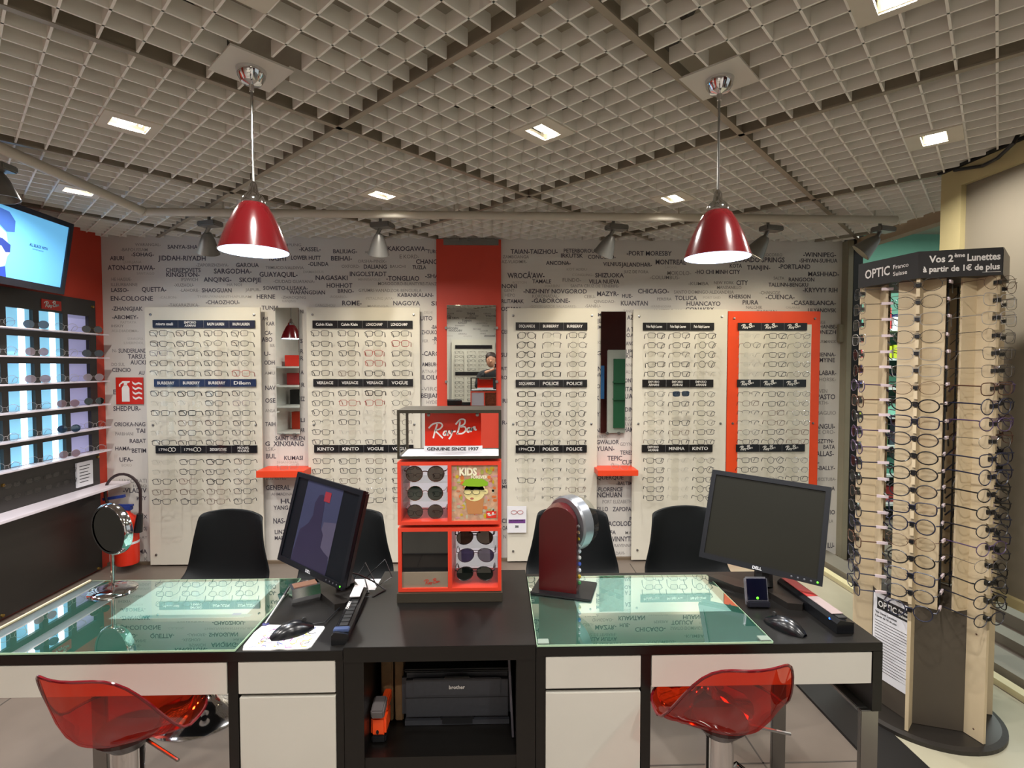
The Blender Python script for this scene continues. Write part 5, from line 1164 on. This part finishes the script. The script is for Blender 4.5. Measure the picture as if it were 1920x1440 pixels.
hd = MB().prism(hexa(.268), 1.832, 1.935); hdo = obj('header', hd, mat('header_black', '1E1C1C', .45), r)
def facet(i):
    """frame on header face i: local x to the right as read, z outwards"""
    p, q = hexa(.2685)[i], hexa(.2685)[(i+1) % 6]; a = Vector((p[0], p[1], 0)); b = Vector((q[0], q[1], 0)); x = (b-a).normalized(); n = Vector((x.y, -x.x, 0))
    return Matrix(((x.x, 0, n.x, a.x+n.x*.001), (x.y, 0, n.y, a.y+n.y*.001), (0, 1, 0, 1.832), (0, 0, 0, 1)))
tbatch('hd', 'header_lettering', mat('header_white', 'DCD8D4', .5), hdo)
F1, F2 = facet(1), facet(2)
def at(F, x, y): return F @ Matrix.Translation(Vector((x, y, 0)))
text('hd', 'OPTIC', at(F1, .035, .034), .115, .036, .02); text('hd', 'Franco', at(F1, .165, .053), .065, .016, .01); text('hd', 'Suisse', at(F1, .165, .025), .060, .016, .01)
text('hd', 'Vos 2', at(F2, .035, .058), .078, .025, .03); text('hd', 'ème', at(F2, .116, .074), .034, .014, .03); text('hd', 'Lunettes', at(F2, .157, .058), .103, .025, .03)
text('hd', 'à partir de 1€ de plus', at(F2, .016, .022), .243, .021, .03)
ul = MB(); ul.prism([(.205, .012), (.262, .012), (.262, .0135), (.205, .0135)], 0, .0004, F2); obj('underline', ul, MATS['header_white'], hdo)
p3_, p4_ = hexa(.2686)[3], hexa(.2686)[4]
obj('silver_side', MB().prism([(0, 0), (.268, 0), (.268, .103), (0, .103)], 0, .0006, facet(3)), mat('header_side', '8A8278', .5), hdo)
# information sheet on the left lower face
p, q = hexa(.189)[1], hexa(.189)[2]; a = Vector((p[0], p[1], 0)); b = Vector((q[0], q[1], 0)); x = (b-a).normalized(); n = Vector((x.y, -x.x, 0))
FS = Matrix(((x.x, 0, n.x, a.x+n.x*.0005), (x.y, 0, n.y, a.y+n.y*.0005), (0, 1, 0, 0), (0, 0, 0, 1)))
io = obj('info_sheet', MB().prism([(.012, .13), (.183, .13), (.183, .50), (.012, .50)], 0, .001, FS), PAPER, r)
obj('sheet_banner', MB().prism([(.03, .432), (.178, .432), (.178, .482), (.03, .482)], .001, .0014, FS), INK, io)
tbatch('is', 'sheet_lettering', PRWHITE, io); text('is', 'OPTIC', FS @ Matrix.Translation(Vector((.036, .444, .002))), .085, .026, .02); text('is', 'Franco', FS @ Matrix.Translation(Vector((.13, .460, .002))), .042, .011, .02); text('is', 'Suisse', FS @ Matrix.Translation(Vector((.13, .442, .002))), .040, .011, .02)
tbatch('is2', 'sheet_lettering', INK, io); text('is2', 'Vos 2ème Lunettes', FS @ Matrix.Translation(Vector((.022, .412, .002))), .10, .010, .02); text('is2', 'à partir de 1€ de plus', FS @ Matrix.Translation(Vector((.022, .396, .002))), .10, .008, .02)
ln = MB(); rnd = random.Random(4)
for q in range(18): ln.prism([(.022, .378-.0125*q), (.175-rnd.uniform(0, .05)*(q % 3), .378-.0125*q), (.175-rnd.uniform(0, .01), .3805-.0125*q), (.022, .3805-.0125*q)], .001, .0013, FS)
obj('printed_line', ln, INK, io)
sc_ = MB()
for a in A:
    M = M3((0, 0, 0), (0, 0, a))
    for z in (.06, .44): sc_.lathe([(0, .002), (.004, 0)], 8, M @ M3((.222, -.006, z), (PI/2, 0, 0)))
obj('screw', sc_, GC['brown'], r)
FIN = ['back', 'left', 'front', 'right', 'far right', 'rear']
tg = MB().box(.0665, .045, .006, .0715, .078, .015).mesh('price_tag', mat('tag_white', 'D8C8CC', .6))
PALE = [('oval', 'metal', 'clear', .0008), ('rect', 'metal', 'clear', .0008), ('oval', 'brown', 'clear', .0008), ('rect', 'light', 'clear', .0009)]
DARK = [('oval', 'dark', 'clear', .0018), ('rect', 'navy', 'clear', .0018), ('round', 'navy', 'clear', .0018), ('oval', 'purple', 'clear', .0017), ('rect', 'brown', 'clear', .0017), ('oval', 'black', 'clear', .0019)]
DN = {'metal': 'thin metal', 'light': 'pale thin', 'brown': 'brown', 'dark': 'dark', 'navy': 'navy blue', 'purple': 'purple', 'black': 'black'}
for f, a in enumerate(A):
    for k, z in enumerate(RZS):
        rr = random.Random(f*100+k); key = rr.choice(PALE) if k < 6 or rr.random() < .08 else rr.choice(DARK)
        R0 = .262
        M = Matrix.Translation(Vector((RC.x+R0*math.cos(a), RC.y+R0*math.sin(a), .008+z-.009))) @ Euler((rr.uniform(-.06, .02), rr.uniform(-.05, .05), a+PI/2+rr.uniform(-.05, .05))).to_matrix().to_4x4()
        glasses(key, M, '%s reading glasses, %s from the top on the tower %s fin' % (DN[key[1]], ORD[k+1], FIN[f]), 'reading glasses on the revolving tower', 'reading glasses', 'reading_glasses', 1.26, tg)
# ============================================================ THE PHOTOGRAPHER (seen in the centre mirror)
pe = root('person', 'person in dark jacket holding a camera up, reflected in the centre mirror', 'person', (-.10, -.36, 0))
def skin(name, verts, edges, radii, m, par, sub=1):
    me = bpy.data.meshes.new(name); me.from_pydata([Vector(v) for v in verts], edges, []); o = bpy.data.objects.new(name, me); COL.objects.link(o)
    o.parent = par; md = o.modifiers.new('skin', 'SKIN'); 
    for v, rd in zip(me.skin_vertices[0].data, radii): v.radius = (rd if isinstance(rd, tuple) else (rd, rd))
    me.skin_vertices[0].data[0].use_root = True; s_ = o.modifiers.new('sub', 'SUBSURF'); s_.levels = sub; s_.render_levels = sub; md.use_smooth_shade = True
    me.materials.append(m); return o
JK = mat('jacket_dark', '1E2024', .8); SKN = mat('skin', 'C89478', .5); HAIR = mat('hair_brown', '2E1E18', .6); JN = mat('jeans', '262A38', .8)
V = [(0, 0, .95), (0, 0, 1.12), (0, 0, 1.28), (0, .01, 1.38), (0, .02, 1.45),
     (-.17, 0, 1.36), (-.22, .08, 1.16), (-.10, .24, 1.38), (.17, 0, 1.36), (.24, .08, 1.16), (.16, .24, 1.38),
     (-.09, 0, .88), (-.10, .02, .5), (-.10, 0, .09), (-.10, .10, .04), (.09, 0, .88), (.10, .02, .5), (.10, 0, .09), (.10, .10, .04)]
E_ = [(0, 1), (1, 2), (2, 3), (3, 4), (3, 5), (5, 6), (6, 7), (3, 8), (8, 9), (9, 10), (0, 11), (11, 12), (12, 13), (13, 14), (0, 15), (15, 16), (16, 17), (17, 18)]
skin('body', V, E_, [(.14, .10), (.13, .10), (.15, .11), (.10, .08), .045, .065, .045, .035, .065, .045, .035, .085, .06, .04, .04, .085, .06, .04, .04], JK, pe, 2)
hb = MB(); rows = []
for i in range(13):
    t = PI*i/12; rows.append([(.075*math.sin(t)*math.cos(p), .03+.09*math.sin(t)*math.sin(p)+(.008 if math.sin(p) > .9 else 0), 1.585+.115*math.cos(t)*(1 if t < PI/2 else 1.02)) for p in [2*PI*k/16 for k in range(17)]])
hb.grid(rows); bmesh.ops.remove_doubles(hb.b, verts=hb.b.verts[:], dist=1e-4); hd_ = obj('head', hb, SKN, pe, smooth=True)
obj('nose', MB().tube([(0, .115, 1.60), (0, .138, 1.565), (0, .118, 1.555)], [.006, .013, .01], 8), SKN, hd_, smooth=True)
obj('eye', MB().lathe([(0, .008), (.009, 0)], 10, M3((-.03, .112, 1.60), (-PI/2, 0, 0))).lathe([(0, .008), (.009, 0)], 10, M3((.03, .112, 1.60), (-PI/2, 0, 0))), INK, hd_)
obj('mouth', MB().box(-.022, .108, 1.527, .022, .116, 1.535, bev=.003), mat('lips', 'A05A50', .5), hd_)
obj('ear', MB().box(-.083, .015, 1.565, -.072, .045, 1.62, bev=.004).box(.072, .015, 1.565, .083, .045, 1.62, bev=.004), SKN, hd_)
hr = MB(); rows = []
for i in range(10):
    t = PI*.5*i/9*1.25; rows.append([(.086*math.sin(t)*math.cos(p), .018+.10*math.sin(t)*math.sin(p), 1.60+.115*math.cos(t)) for p in [PI*.86+PI*1.28*k/18 for k in range(19)]])
hr.grid(rows); obj('hair', hr, HAIR, pe, smooth=True)
tp = MB(); tp.lathe([(0, 1.718), (.05, 1.706), (.083, 1.665), (.088, 1.64)], 20, M3((0, .026, 0))); obj('hair_top', tp, HAIR, pe, smooth=True)
for sx, wx in ((-1, -.10), (1, .16)):
    hx = wx+.0; tgt = .06 if sx < 0 else .15
    skin('hand', [(hx, .25, 1.39), (tgt, .285, 1.45), (tgt, .29, 1.48)], [(0, 1), (1, 2)], [.026, (.028, .018), (.026, .014)], SKN, pe)
    for q in range(4):
        zz = 1.50-.018*q
        skin('finger', [(tgt, .288, 1.475-.004*q), (tgt+sx*.018, .305, zz), (tgt+sx*.010-.0*sx, .322, zz+.004)], [(0, 1), (1, 2)], [.009, .008, .007], SKN, pe)
    skin('thumb', [(tgt, .285, 1.45), (tgt-sx*.01, .275, 1.47), (tgt-sx*.02, .278, 1.49)], [(0, 1), (1, 2)], [.011, .009, .008], SKN, pe)
o = obj('compact_camera', MB().box(-.04, 0, 0, .04, .02, .055, bev=.004).tube([(0, .02, .028), (0, .026, .028)], .015, 16), BLACKP, loc=(0, -.045, 1.472)); tag(o, 'small black camera held by the person in the mirror', 'camera')
finish_text()
